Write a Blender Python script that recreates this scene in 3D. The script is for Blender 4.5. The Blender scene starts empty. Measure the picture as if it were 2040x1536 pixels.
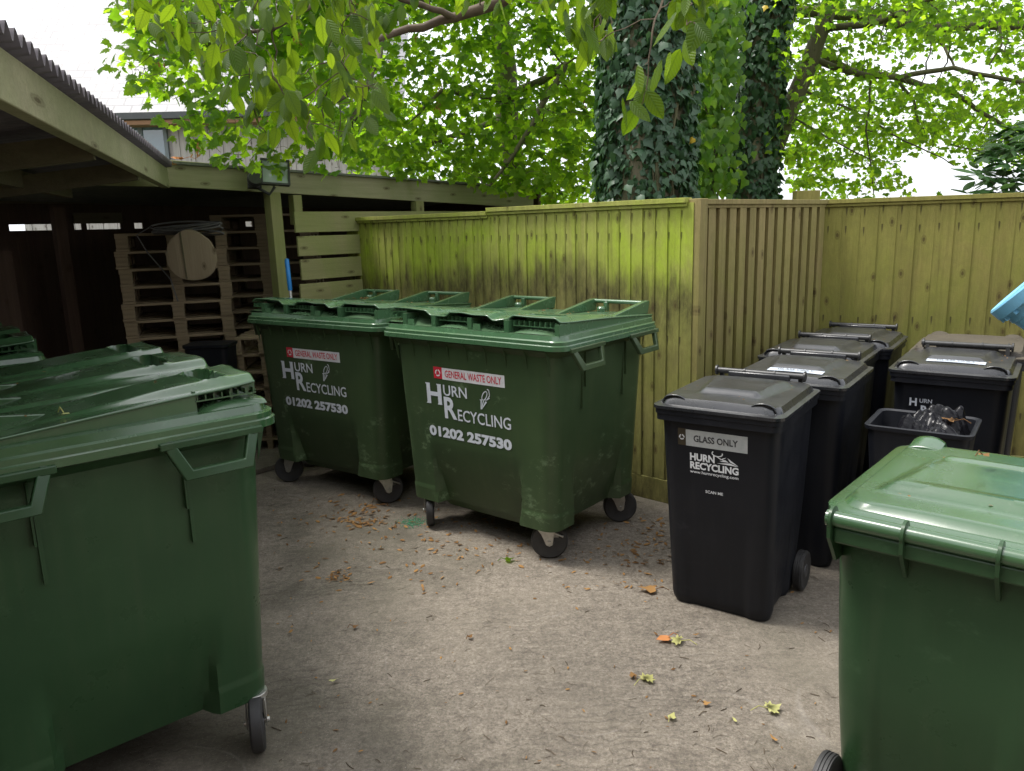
import bpy, math, random
import numpy as np
from mathutils import Vector, Matrix
rnd = random.Random(7)
NR = np.random.RandomState(11)
S = bpy.context.scene
C = S.collection
R = math.radians

# ------------------------------------------------------------ camera
FPX, PITCH, ROLL, EYE = 1527.45, R(11.614), R(-1.565), 1.826
Fv = np.array([0, math.cos(PITCH), -math.sin(PITCH)])
_R = np.array([1., 0, 0]); _U = np.cross(_R, Fv)
Rv = math.cos(ROLL)*_R + math.sin(ROLL)*_U
Uv = -math.sin(ROLL)*_R + math.cos(ROLL)*_U
cd = bpy.data.cameras.new('camera'); cam = bpy.data.objects.new('camera', cd); C.objects.link(cam)
cd.sensor_width = 36; cd.lens = FPX/2040*36; cd.clip_start = .05; cd.clip_end = 3000
cam.matrix_world = Matrix(((Rv[0], Uv[0], -Fv[0], 0), (Rv[1], Uv[1], -Fv[1], 0), (Rv[2], Uv[2], -Fv[2], EYE), (0, 0, 0, 1)))
S.camera = cam
# ------------------------------------------------------------ sky, sun, exposure
SUN_EL, SUN_AZ = R(66), R(-80)          # azimuth measured from +y towards +x
w = bpy.data.worlds.new('World'); S.world = w; w.use_nodes = True
nt = w.node_tree; bg = nt.nodes['Background']
sky = nt.nodes.new('ShaderNodeTexSky'); sky.sky_type = 'NISHITA'; sky.sun_disc = False
sky.sun_elevation = SUN_EL; sky.sun_rotation = SUN_AZ; sky.dust_density = 4; sky.air_density = 1.0
hs = nt.nodes.new('ShaderNodeHueSaturation'); hs.inputs['Saturation'].default_value = .18; hs.inputs['Value'].default_value = 1.35
nt.links.new(sky.outputs[0], hs.inputs['Color'])
mxw = nt.nodes.new('ShaderNodeMix'); mxw.data_type = 'RGBA'; mxw.inputs[0].default_value = .5; mxw.inputs[7].default_value = (9.5, 9.8, 10.4, 1)   # even white overcast veil
nt.links.new(hs.outputs[0], mxw.inputs[6]); nt.links.new(mxw.outputs[2], bg.inputs['Color']); bg.inputs['Strength'].default_value = .125
sl = bpy.data.lights.new('sun', 'SUN'); sl.energy = 2.2; sl.angle = R(16); sl.color = (1, .96, .9)
so = bpy.data.objects.new('sun', sl); C.objects.link(so)
sd = Vector((math.sin(SUN_AZ)*math.cos(SUN_EL), math.cos(SUN_AZ)*math.cos(SUN_EL), math.sin(SUN_EL)))
so.rotation_euler = sd.to_track_quat('Z', 'Y').to_euler()
S.view_settings.view_transform = 'Standard'; S.view_settings.look = 'None'
S.view_settings.exposure = 1.0; S.view_settings.gamma = 1
S.cycles.max_bounces = 8; S.cycles.diffuse_bounces = 4; S.cycles.transmission_bounces = 6; S.cycles.transparent_max_bounces = 8

def P(u, v, dist):                      # world point at distance (world y) for a bearing measured from the photo
    d = Fv + Rv*(u-1020)/FPX + Uv*(768-v)/FPX
    return Vector(np.array([0, 0, EYE]) + d*(dist/d[1]))

# ------------------------------------------------------------ materials
def mat(name): 
    m = bpy.data.materials.new(name); m.use_nodes = True
    return m, m.node_tree, m.node_tree.nodes['Principled BSDF']
def N(nt, t, **k):
    n = nt.nodes.new('ShaderNode'+t)
    for a, b in k.items():
        if a.startswith('i_'): n.inputs[a[2:].replace('_', ' ')].default_value = b
        else: setattr(n, a, b)
    return n
def L(nt, a, b): nt.links.new(a, b)
def noise(nt, scale, detail=4, rough=.6, stretch=(1, 1, 1), coord='Object', dist=0, loc=(0, 0, 0)):
    tc = N(nt, 'TexCoord'); mp = N(nt, 'Mapping'); mp.inputs['Scale'].default_value = stretch; mp.inputs['Location'].default_value = loc
    L(nt, tc.outputs[coord], mp.inputs[0])
    n = N(nt, 'TexNoise'); n.inputs['Scale'].default_value = scale; n.inputs['Detail'].default_value = detail
    n.inputs['Roughness'].default_value = rough; n.inputs['Distortion'].default_value = dist
    L(nt, mp.outputs[0], n.inputs['Vector']); return n.outputs['Fac']
def ramp(nt, fac, stops):
    r = N(nt, 'ValToRGB'); e = r.color_ramp.elements
    while len(e) < len(stops): e.new(.5)
    for i, (p, c) in enumerate(stops):
        e[i].position = p; e[i].color = (c, c, c, 1) if isinstance(c, (int, float)) else tuple(c)+(1,)
    L(nt, fac, r.inputs[0]); return r.outputs[0]
def mix(nt, fac, a, b, mode='MIX'):
    m = N(nt, 'Mix', data_type='RGBA', blend_type=mode)
    for i, x in ((0, fac), (6, a), (7, b)):
        if isinstance(x, (int, float)): m.inputs[i].default_value = x if i == 0 else (x, x, x, 1)
        elif isinstance(x, (tuple, list)): m.inputs[i].default_value = tuple(x)+(1,)
        else: L(nt, x, m.inputs[i])
    return m.outputs[2]
def math_(nt, op, a, b=None, clamp=False):
    m = N(nt, 'Math', operation=op, use_clamp=clamp)
    for i, x in enumerate((a, b)):
        if x is None: continue
        if isinstance(x, (int, float)): m.inputs[i].default_value = x
        else: L(nt, x, m.inputs[i])
    return m.outputs[0]
def bump(nt, b, h, strength=.3, dist=.01):
    n = N(nt, 'Bump'); n.inputs['Strength'].default_value = strength; n.inputs['Distance'].default_value = dist
    L(nt, h, n.inputs['Height']); L(nt, n.outputs[0], b.inputs['Normal'])
def geoz(nt):
    g = N(nt, 'NewGeometry'); s = N(nt, 'SeparateXYZ'); L(nt, g.outputs['Normal'], s.inputs[0]); return s.outputs[2]
def posz(nt):
    g = N(nt, 'NewGeometry'); s = N(nt, 'SeparateXYZ'); L(nt, g.outputs['Position'], s.inputs[0]); return s.outputs[2]

def plastic(name, c1, c2, dust, rough=.38, dust_amt=.5, scuff=.5, dtop=True, seed=0, spec=.3):
    m, nt, b = mat(name)
    n1 = noise(nt, 2.3, 5, loc=(seed, 0, 0)); base = mix(nt, ramp(nt, n1, [(.35, 0), (.7, 1)]), c1, c2)
    # scuffs: scattered pale rubs
    sc = noise(nt, 9, 8, .75, (1, 1, 1.6), loc=(seed*3, 1, 2)); big = noise(nt, 1.6, 2, loc=(seed, 5, 1))
    s1 = math_(nt, 'MULTIPLY', ramp(nt, sc, [(.55, 0), (.66, 1)]), ramp(nt, big, [(.50, 0), (.58, 1)]))
    base = mix(nt, math_(nt, 'MULTIPLY', s1, scuff*.5), base, tuple(min(1, x*2.2+.05) for x in c2))
    # rain streaks down the sides
    st = noise(nt, 26, 3, .5, (1, 1, .04), loc=(seed, 3, 3))
    base = mix(nt, math_(nt, 'MULTIPLY', ramp(nt, st, [(.5, 0), (.8, 1)]), .16), base, dust)
    if dust_amt:
        up = ramp(nt, geoz(nt), [(.6, 0), (.98, 1)]) if dtop else ramp(nt, geoz(nt), [(.0, 1), (1, 1)])
        dn = ramp(nt, noise(nt, 6, 8, .7, loc=(seed, 9, 2)), [(.3, .25), (.68, 1)])
        dm = math_(nt, 'MULTIPLY', math_(nt, 'MULTIPLY', up, dn), dust_amt)
        base = mix(nt, dm, base, dust)
        sp = ramp(nt, noise(nt, 55, 2, .5, loc=(seed, 2, 7)), [(.70, 0), (.74, 1)])
        base = mix(nt, math_(nt, 'MULTIPLY', math_(nt, 'MULTIPLY', sp, up), .5*dust_amt), base, tuple(min(1, x*3) for x in dust))
        rr = math_(nt, 'ADD', math_(nt, 'MULTIPLY', dm, .32), rough)
    else: rr = math_(nt, 'ADD', 0.0, rough)
    rr = math_(nt, 'ADD', rr, math_(nt, 'MULTIPLY', math_(nt, 'SUBTRACT', noise(nt, 7, 6), .5), .35), True)
    L(nt, base, b.inputs['Base Color']); L(nt, rr, b.inputs['Roughness']); b.inputs['Specular IOR Level'].default_value = spec
    if spec >= .5: b.inputs['Coat Weight'].default_value = .55 if c1[1] > .02 else .22; b.inputs['Coat Roughness'].default_value = .13
    hh = math_(nt, 'ADD', math_(nt, 'MULTIPLY', noise(nt, 3.0, 2), 1.0), math_(nt, 'MULTIPLY', noise(nt, 240, 2), .025))
    bump(nt, b, hh, .35, .012)
    return m
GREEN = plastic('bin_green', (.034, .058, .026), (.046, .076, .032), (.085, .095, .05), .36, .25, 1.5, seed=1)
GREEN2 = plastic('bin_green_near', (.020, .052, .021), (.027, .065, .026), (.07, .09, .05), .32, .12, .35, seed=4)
GREENLID = plastic('bin_green_lid', (.044, .110, .050), (.058, .130, .062), (.10, .12, .07), .24, .35, .6, seed=6, spec=.5)  # lighter than the body green: sky gloss on the lid put into the colour
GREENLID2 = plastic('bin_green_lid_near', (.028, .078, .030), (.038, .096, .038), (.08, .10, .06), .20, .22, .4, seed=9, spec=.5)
BLACK = plastic('bin_black', (.005, .006, .009), (.008, .009, .013), (.03, .03, .032), .48, .15, .25, seed=2)
BLACKLID = plastic('bin_black_lid', (.012, .013, .016), (.020, .021, .024), (.058, .058, .054), .26, .55, .6, seed=3, spec=.5)
BROWNLID = plastic('bin_dusty_lid', (.035, .03, .024), (.05, .042, .032), (.085, .072, .05), .6, .9, .2, seed=8)

def simple(name, c1, c2, scale=8, rough=.7, metal=0, bs=.2, bd=.004, stretch=(1, 1, 1), spec=None):
    m, nt, b = mat(name)
    n = noise(nt, scale, 6, .65, stretch)
    L(nt, mix(nt, ramp(nt, n, [(.3, 0), (.72, 1)]), c1, c2), b.inputs['Base Color'])
    b.inputs['Roughness'].default_value = rough; b.inputs['Metallic'].default_value = metal
    if spec is not None: b.inputs['Specular IOR Level'].default_value = spec
    bump(nt, b, n, bs, bd); return m
STEEL = simple('galvanised_steel', (.34, .34, .32), (.55, .54, .50), 30, .38, .85)
RUBBER = simple('tyre_rubber', (.016, .016, .017), (.035, .034, .032), 14, .6)
HUBM = simple('wheel_hub_plastic', (.035, .035, .038), (.085, .085, .085), 12, .5)
BLKM = simple('black_metal', (.015, .015, .015), (.03, .03, .03), 20, .4)
GRIPSHADE = simple('grip_shade_dark', (.008, .014, .009), (.012, .02, .012), 10, .7)  # shade of the lid grip openings, painted as a dark colour
WHITE = simple('white_vinyl', (.62, .64, .66), (.72, .73, .75), 40, .45, bs=.02)
GREYWHITE = simple('grey_white_print', (.50, .54, .60), (.60, .63, .68), 60, .5, bs=.02)
STICKW = simple('sticker_white', (.55, .56, .58), (.66, .67, .68), 30, .4, bs=.02)
STICKG = simple('sticker_grey', (.36, .38, .38), (.46, .47, .46), 30, .4, bs=.02)
STICKLID = simple('sticker_faded', (.40, .45, .52), (.52, .56, .62), 30, .4, bs=.02)
RED = simple('sticker_red', (.48, .02, .04), (.55, .03, .05), 30, .45, bs=.02)
DKBROWN = simple('sticker_brown', (.03, .022, .012), (.05, .038, .02), 30, .5, bs=.02)
DARKTXT = simple('dark_print', (.02, .02, .022), (.04, .04, .045), 30, .5, bs=.02)
BLUEP = simple('blue_plastic', (.16, .42, .62), (.20, .48, .68), 5, .38, bs=.05)
BLUEG = simple('blue_grip', (.01, .17, .50), (.015, .21, .58), 20, .4, bs=.05)
CABLE = simple('grey_cable', (.07, .07, .07), (.14, .135, .12), 20, .6)

def wood(name, c1, c2, algae, amt, axis='Z', band=None, rough=.85, grain=1.0, seed=0, knots=True, tint=.25, nails=0):
    m, nt, b = mat(name)
    st = {'Z': (1, 1, .05), 'X': (.05, 1, 1), 'Y': (1, .05, 1)}[axis]
    g = noise(nt, 38*grain, 7, .7, st, dist=.6, loc=(seed, 0, 0))
    bg_ = noise(nt, 7, 2, .5, st, loc=(seed, 4, 0))
    base = mix(nt, ramp(nt, g, [(.28, 0), (.75, 1)]), c1, c2)
    base = mix(nt, math_(nt, 'MULTIPLY', ramp(nt, bg_, [(.4, 0), (.6, 1)]), tint), base, tuple(x*.55 for x in c1))
    al = math_(nt, 'MULTIPLY', ramp(nt, noise(nt, 1.6, 7, .72, (1, 1, .55), 'Object', 1.2, (seed, 2, 0)), [(.28, .1), (.62, 1)]), amt)
    if band:
        z = posz(nt)
        zf = N(nt, 'MapRange'); zf.inputs[1].default_value = 0; zf.inputs[2].default_value = 2.2; 
        wob = math_(nt, 'ADD', z, math_(nt, 'MULTIPLY', math_(nt, 'SUBTRACT', noise(nt, 9, 5, .7, (1, 1, .15), 'Object', 0, (seed, 1, 1)), .5), .55))
        wob = math_(nt, 'ADD', wob, math_(nt, 'MULTIPLY', math_(nt, 'SUBTRACT', noise(nt, 1.1, 3, .6, (1, 1, .2), 'Object', 0, (seed, 7, 1)), .5), .5))
        L(nt, wob, zf.inputs[0])
        al = math_(nt, 'MULTIPLY', al, ramp(nt, zf.outputs[0], band[0]))
    base = mix(nt, al, base, algae)
    if band:
        dirt = math_(nt, 'MULTIPLY', ramp(nt, zf.outputs[0], band[1]), ramp(nt, noise(nt, 14, 8, .75, (1, 1, .35)), [(.3, .35), (.6, 1)]))
        base = mix(nt, dirt, base, (.050, .045, .018))
        mot = ramp(nt, noise(nt, 16, 9, .82, (1, 1, .6), 'Object', .8, (seed, 3, 5)), [(.42, 0), (.56, .75), (.7, 1)])
        base = mix(nt, math_(nt, 'MULTIPLY', mot, .30), base, (.13, .12, .035))
        drip = ramp(nt, noise(nt, 22, 5, .7, (1, 1, .04), loc=(seed, 6, 5)), [(.52, 0), (.68, 1)])
        base = mix(nt, math_(nt, 'MULTIPLY', drip, .32), base, (.085, .07, .025))
    if knots:
        v = N(nt, 'TexVoronoi', voronoi_dimensions='2D'); v.inputs['Scale'].default_value = 2.6; tc = N(nt, 'TexCoord'); mp = N(nt, 'Mapping')
        mp.inputs['Scale'].default_value = {'Z': (1.9, 1.9, 1.0), 'X': (.8, 1.6, 2.2), 'Y': (1.6, .8, 2.2)}[axis]; mp.inputs['Location'].default_value = (seed*1.7, seed*.3, .7)
        sx_ = N(nt, 'SeparateXYZ'); cx_ = N(nt, 'CombineXYZ')
        L(nt, tc.outputs['Object'], mp.inputs[0]); L(nt, mp.outputs[0], sx_.inputs[0]); L(nt, sx_.outputs[0], cx_.inputs[0]); L(nt, sx_.outputs[2], cx_.inputs[1]); L(nt, cx_.outputs[0], v.inputs['Vector'])
        kd = math_(nt, 'ADD', v.outputs['Distance'], math_(nt, 'MULTIPLY', noise(nt, 30, 4, .7), .05))
        kn = ramp(nt, kd, [(.055, 1), (.075, .35), (.10, .5), (.125, 0)])
        base = mix(nt, math_(nt, 'MULTIPLY', kn, .75), base, (.05, .03, .012))
    if nails:
        tcn = N(nt, 'TexCoord'); sn = N(nt, 'SeparateXYZ'); L(nt, tcn.outputs['Object'], sn.inputs[0])
        fx = math_(nt, 'MULTIPLY', math_(nt, 'SUBTRACT', math_(nt, 'FRACT', math_(nt, 'DIVIDE', sn.outputs[0], nails)), .3), nails); fx2 = math_(nt, 'MULTIPLY', fx, fx); nm = None
        for zn in (.46, 1.12, 1.77, 1.90):
            dz = math_(nt, 'SUBTRACT', math_(nt, 'ADD', sn.outputs[2], math_(nt, 'MULTIPLY', math_(nt, 'SUBTRACT', noise(nt, 6, 1, .5, (1, 1, 0)), .5), .06)), zn)
            below = math_(nt, 'MULTIPLY', dz, ramp(nt, math_(nt, 'ADD', math_(nt, 'MULTIPLY', dz, 50), .5), [(0, .12), (1, 1)])); dd = math_(nt, 'SQRT', math_(nt, 'ADD', fx2, math_(nt, 'MULTIPLY', below, below)))
            k_ = ramp(nt, dd, [(.0035, 1), (.0065, 0)]); nm = k_ if nm is None else math_(nt, 'MAXIMUM', nm, k_)
        base = mix(nt, math_(nt, 'MULTIPLY', nm, .8), base, (.03, .022, .012))
    # darker weather spots
    sp = ramp(nt, noise(nt, 30, 6, .8, st, loc=(seed, 0, 8)), [(.62, 0), (.74, 1)])
    base = mix(nt, math_(nt, 'MULTIPLY', sp, .45), base, (.05, .042, .02))
    L(nt, base, b.inputs['Base Color']); b.inputs['Roughness'].default_value = rough
    b.inputs['Specular IOR Level'].default_value = .25
    h = math_(nt, 'ADD', g, math_(nt, 'MULTIPLY', noise(nt, 60, 5, .7), .5))
    bump(nt, b, h, .55, .006); return m
FB = ([(.0, .15), (.30, .40), (.60, .35), (.69, 1.0), (.78, 1.0), (.90, .45)], [(.0, .95), (.13, .6), (.30, .40), (.50, .6), (.60, 1), (.65, .85), (.71, .12), (.76, 0)])
F1M = wood('fence_algae_wood', (.29, .255, .095), (.43, .385, .15), (.33, .44, .032), .92, 'Z', FB, seed=1, nails=3.4962/39)
F2M = wood('fence_ribbed_wood', (.22, .165, .080), (.34, .26, .13), (.24, .27, .045), .65, 'Z', ([(0, .5), (.4, .9), (.9, .4), (1, .3)], [(0, .8), (.2, .3), (.45, .35), (.62, .15), (.75, 0)]), seed=3)
F3M = wood('fence_olive_wood', (.215, .175, .055), (.33, .275, .09), (.22, .245, .042), .8, 'Z', ([(0, .6), (.5, 1), (1, .5)], [(0, .8), (.25, .55), (.5, .35), (.66, .12), (.75, 0)]), seed=5, nails=4.0525/34)
SHEDW = wood('shed_beam_wood', (.25, .22, .14), (.38, .35, .23), (.20, .235, .10), .5, 'X', seed=7)
SHEDV = wood('shed_post_wood', (.21, .185, .10), (.32, .29, .15), (.19, .23, .06), .65, 'Z', seed=8)
PLANKW = wood('shed_slat_wood', (.25, .22, .12), (.36, .33, .17), (.21, .25, .07), .6, 'X', seed=9)
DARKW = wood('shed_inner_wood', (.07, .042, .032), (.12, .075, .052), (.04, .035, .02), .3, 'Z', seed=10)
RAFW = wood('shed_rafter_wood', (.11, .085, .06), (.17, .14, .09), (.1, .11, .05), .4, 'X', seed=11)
PALW = wood('pallet_wood', (.22, .165, .105), (.38, .29, .18), (.12, .11, .06), .3, 'X', seed=12)
OVALW = wood('oval_board_wood', (.27, .21, .14), (.36, .29, .20), (.2, .16, .09), .2, 'Z', seed=13)
BARK = wood('tree_bark', (.09, .075, .055), (.21, .18, .13), (.12, .14, .05), .4, 'Z', seed=14, knots=False, tint=.8)
LIMB = wood('branch_bark', (.05, .040, .028), (.13, .11, .075), (.09, .105, .035), .5, 'Z', seed=15, knots=False)
TWIG = simple('twig_bark', (.06, .04, .025), (.11, .08, .045), 20, .8)
ROOFC = simple('corrugated_roofing', (.07, .06, .07), (.12, .105, .11), 6, .75)
FELT = simple('roof_felt', (.09, .10, .08), (.16, .17, .13), 12, .9)
HCLAD = wood('house_cladding', (.30, .27, .25), (.48, .45, .43), (.3, .3, .28), .2, 'Z', seed=16, knots=True)
HBRN = wood('house_soffit_wood', (.20, .11, .06), (.30, .17, .10), (.2, .15, .1), .1, 'X', seed=17, knots=False)
FRAMEM = simple('window_frame_grey', (.10, .12, .13), (.13, .15, .16), 10, .5)
GUTM = simple('gutter_dark', (.03, .035, .035), (.05, .055, .055), 10, .4)

def slate():
    m, nt, b = mat('roof_slates'); tc = N(nt, 'TexCoord'); br = N(nt, 'TexBrick')
    mp = N(nt, 'Mapping'); L(nt, tc.outputs['UV'], mp.inputs[0]); L(nt, mp.outputs[0], br.inputs['Vector'])
    br.inputs['Scale'].default_value = 1; br.inputs['Brick Width'].default_value = .30; br.inputs['Row Height'].default_value = .20
    br.inputs['Mortar Size'].default_value = .013; br.inputs['Mortar Smooth'].default_value = .1; br.inputs['Bias'].default_value = -.3
    br.inputs['Color1'].default_value = (.095, .095, .112, 1); br.inputs['Color2'].default_value = (.135, .135, .152, 1); br.inputs['Mortar'].default_value = (.02, .02, .03, 1)
    L(nt, mix(nt, math_(nt, 'MULTIPLY', ramp(nt, noise(nt, 2, 6), [(.4, 0), (.7, 1)]), .25), br.outputs['Color'], (.35, .36, .34)), b.inputs['Base Color'])
    b.inputs['Roughness'].default_value = .5; b.inputs['Specular IOR Level'].default_value = .5
    bump(nt, b, math_(nt, 'SUBTRACT', 1.0, br.outputs['Fac']), .6, .01); return m
SLATE = slate()
def glass_mat(name, c, rough=.03):
    m, nt, b = mat(name); L(nt, mix(nt, ramp(nt, noise(nt, 1.3, 3), [(.4, 0), (.6, 1)]), c, tuple(x*1.5 for x in c)), b.inputs['Base Color'])
    b.inputs['Roughness'].default_value = rough; b.inputs['Specular IOR Level'].default_value = 1.0; b.inputs['Coat Weight'].default_value = .6; return m
WGLASS = glass_mat('window_glass', (.08, .13, .16)); LGLASS = glass_mat('lamp_glass', (.20, .23, .24), .15)

def leafmat(name, c1, c2, t1, t2, tw=.5, rough=.4, veins=None, spec=.5, brown=None):
    m, nt, b = mat(name)
    at = N(nt, 'Attribute', attribute_name='tint', attribute_type='GEOMETRY')
    f = at.outputs['Fac']; f = math_(nt, 'ADD', math_(nt, 'MULTIPLY', f, .8), math_(nt, 'MULTIPLY', noise(nt, 3, 3), .25), True)
    col = mix(nt, f, c1, c2); tcol = mix(nt, f, t1, t2)
    if brown: col = mix(nt, ramp(nt, at.outputs['Fac'], [(.95, 0), (.965, 1)]), col, brown); tcol = mix(nt, ramp(nt, at.outputs['Fac'], [(.95, 0), (.965, 1)]), tcol, brown)
    b.inputs['Roughness'].default_value = rough; b.inputs['Specular IOR Level'].default_value = spec
    if veins:
        tc = N(nt, 'TexCoord'); s = N(nt, 'SeparateXYZ'); L(nt, tc.outputs['UV'], s.inputs[0])
        ax = math_(nt, 'ABSOLUTE', s.outputs[0])
        ph = math_(nt, 'SUBTRACT', math_(nt, 'MULTIPLY', s.outputs[1], veins), math_(nt, 'MULTIPLY', ax, veins*.9))
        sw = math_(nt, 'ABSOLUTE', math_(nt, 'SINE', math_(nt, 'MULTIPLY', ph, math.pi)))
        vn = ramp(nt, sw, [(.0, 1), (.35, 0)]); mid = ramp(nt, ax, [(.012, 1), (.03, 0)])
        vv = math_(nt, 'MAXIMUM', vn, mid)
        col = mix(nt, math_(nt, 'MULTIPLY', vv, .25), col, tuple(min(1, x*2.0+.02) for x in c2)); tcol = mix(nt, math_(nt, 'MULTIPLY', vv, .45), tcol, tuple(x*.35 for x in t1))
        bump(nt, b, sw, .5, .003)
    L(nt, col, b.inputs['Base Color'])
    tr = N(nt, 'BsdfTranslucent'); L(nt, tcol, tr.inputs['Color'])
    mx = N(nt, 'MixShader'); mx.inputs[0].default_value = tw
    L(nt, b.outputs[0], mx.inputs[1]); L(nt, tr.outputs[0], mx.inputs[2])
    L(nt, mx.outputs[0], nt.nodes['Material Output'].inputs['Surface']); return m
SYC = leafmat('sycamore_leaf', (.022, .060, .007), (.070, .135, .012), (.16, .38, .010), (.54, .80, .03), .64, .6, None, .12)
HORN = leafmat('hornbeam_leaf', (.018, .046, .004), (.050, .095, .007), (.10, .22, .006), (.40, .58, .02), .44, .5, 9, .22)
IVY = leafmat('ivy_leaf', (.016, .046, .020), (.050, .105, .050), (.05, .15, .02), (.1, .25, .03), .16, .42, None, .35, brown=(.55, .38, .04))
IVY2 = leafmat('ivy_leaf_fresh', (.030, .085, .014), (.09, .17, .03), (.16, .40, .03), (.42, .64, .05), .5, .42, None, .35)
LAUR = leafmat('laurel_leaf', (.022, .055, .020), (.045, .10, .030), (.06, .18, .03), (.12, .28, .04), .25, .32, None, .5)
DRY = leafmat('dry_leaf', (.10, .05, .022), (.36, .20, .07), (.25, .12, .03), (.4, .22, .06), .15, .75, None, .2)
YLEAF = leafmat('yellow_leaf', (.40, .38, .13), (.52, .52, .22), (.4, .4, .1), (.5, .5, .2), .2, .6, None, .3)
RLEAF = leafmat('red_brown_leaf', (.42, .13, .04), (.50, .22, .08), (.4, .1, .03), (.5, .2, .05), .15, .6, None, .3)
SEEDM = leafmat('seed_key', (.20, .10, .04), (.34, .20, .08), (.3, .12, .03), (.4, .2, .06), .4, .7, None, .2)
def bagm():
    m, nt, b = mat('bin_bag_plastic'); b.inputs['Base Color'].default_value = (.008, .008, .010, 1); b.inputs['Roughness'].default_value = .24; b.inputs['Specular IOR Level'].default_value = .16
    v = noise(nt, 5, 3, .5, dist=2.2); v2 = noise(nt, 18, 3, .5, (1, 2.5, 1), dist=1.5)
    bump(nt, b, math_(nt, 'ADD', v, math_(nt, 'MULTIPLY', v2, .12)), .5, .02); return m
BAG = bagm()

def groundm():
    m, nt, b = mat('worn_concrete')
    fine = noise(nt, 70, 8, .9); med = noise(nt, 22, 8, .7); big = noise(nt, 1.1, 6, .6); big2 = noise(nt, .55, 5, .65, loc=(4, 3, 0))
    base = mix(nt, ramp(nt, fine, [(.33, 0), (.66, 1)]), (.036, .030, .023), (.44, .385, .31))
    base = mix(nt, math_(nt, 'MULTIPLY', ramp(nt, med, [(.36, 0), (.66, 1)]), .6), base, (.070, .056, .045))
    base = mix(nt, math_(nt, 'MULTIPLY', ramp(nt, big, [(.45, 0), (.66, 1)]), .42), base, (.23, .20, .155))
    base = mix(nt, math_(nt, 'MULTIPLY', ramp(nt, big2, [(.46, 0), (.60, 1)]), .62), base, (.070, .066, .046))
    base = mix(nt, math_(nt, 'MULTIPLY', ramp(nt, noise(nt, 3.3, 7, .75, loc=(9, 2, 0)), [(.50, 0), (.64, 1)]), .34), base, (.066, .056, .044))
    # pale speckle of grit
    sp = ramp(nt, noise(nt, 210, 2, .6), [(.66, 0), (.72, 1)]); base = mix(nt, math_(nt, 'MULTIPLY', sp, .6), base, (.58, .55, .50))
    # broom marks: warped fine lines
    tc = N(nt, 'TexCoord'); wv = N(nt, 'TexWave', wave_type='RINGS', rings_direction='Z'); mp = N(nt, 'Mapping'); mp.inputs['Location'].default_value = (-.2, 1.2, 0)
    L(nt, tc.outputs['Object'], mp.inputs[0]); L(nt, mp.outputs[0], wv.inputs['Vector']); wv.inputs['Scale'].default_value = 7; wv.inputs['Distortion'].default_value = 16
    wv.inputs['Detail'].default_value = 4; wv.inputs['Detail Scale'].default_value = .7; wv.inputs['Detail Roughness'].default_value = .65
    lm = ramp(nt, noise(nt, 1.0, 3, loc=(1, 1, 0)), [(.42, 0), (.6, 1)])
    ln = math_(nt, 'MULTIPLY', ramp(nt, wv.outputs['Fac'], [(.0, 1), (.22, 0)]), lm)
    base = mix(nt, math_(nt, 'MULTIPLY', ln, .28), base, (.06, .05, .045))
    # long curved scratches
    cn = noise(nt, .9, 1, .4, (1, 1, 1), 'Object', .3, (3, 8, 0)); cl_ = ramp(nt, math_(nt, 'ABSOLUTE', math_(nt, 'SUBTRACT', cn, .47)), [(.0010, 1), (.0028, 0)])
    sm = math_(nt, 'MULTIPLY', cl_, ramp(nt, noise(nt, 2.2, 4, .7, loc=(7, 1, 0)), [(.5, 0), (.62, 1)]))
    base = mix(nt, math_(nt, 'MULTIPLY', sm, .22), base, (.42, .39, .35))
    L(nt, base, b.inputs['Base Color']); b.inputs['Roughness'].default_value = .9; b.inputs['Specular IOR Level'].default_value = .25
    h = math_(nt, 'ADD', fine, math_(nt, 'MULTIPLY', med, .8)); h = math_(nt, 'SUBTRACT', h, math_(nt, 'MULTIPLY', ln, .5))
    bump(nt, b, h, .9, .006); return m
GROUND = groundm()
GRASSM = simple('far_field_green', (.05, .09, .025), (.09, .13, .04), .2, .9)

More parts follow.
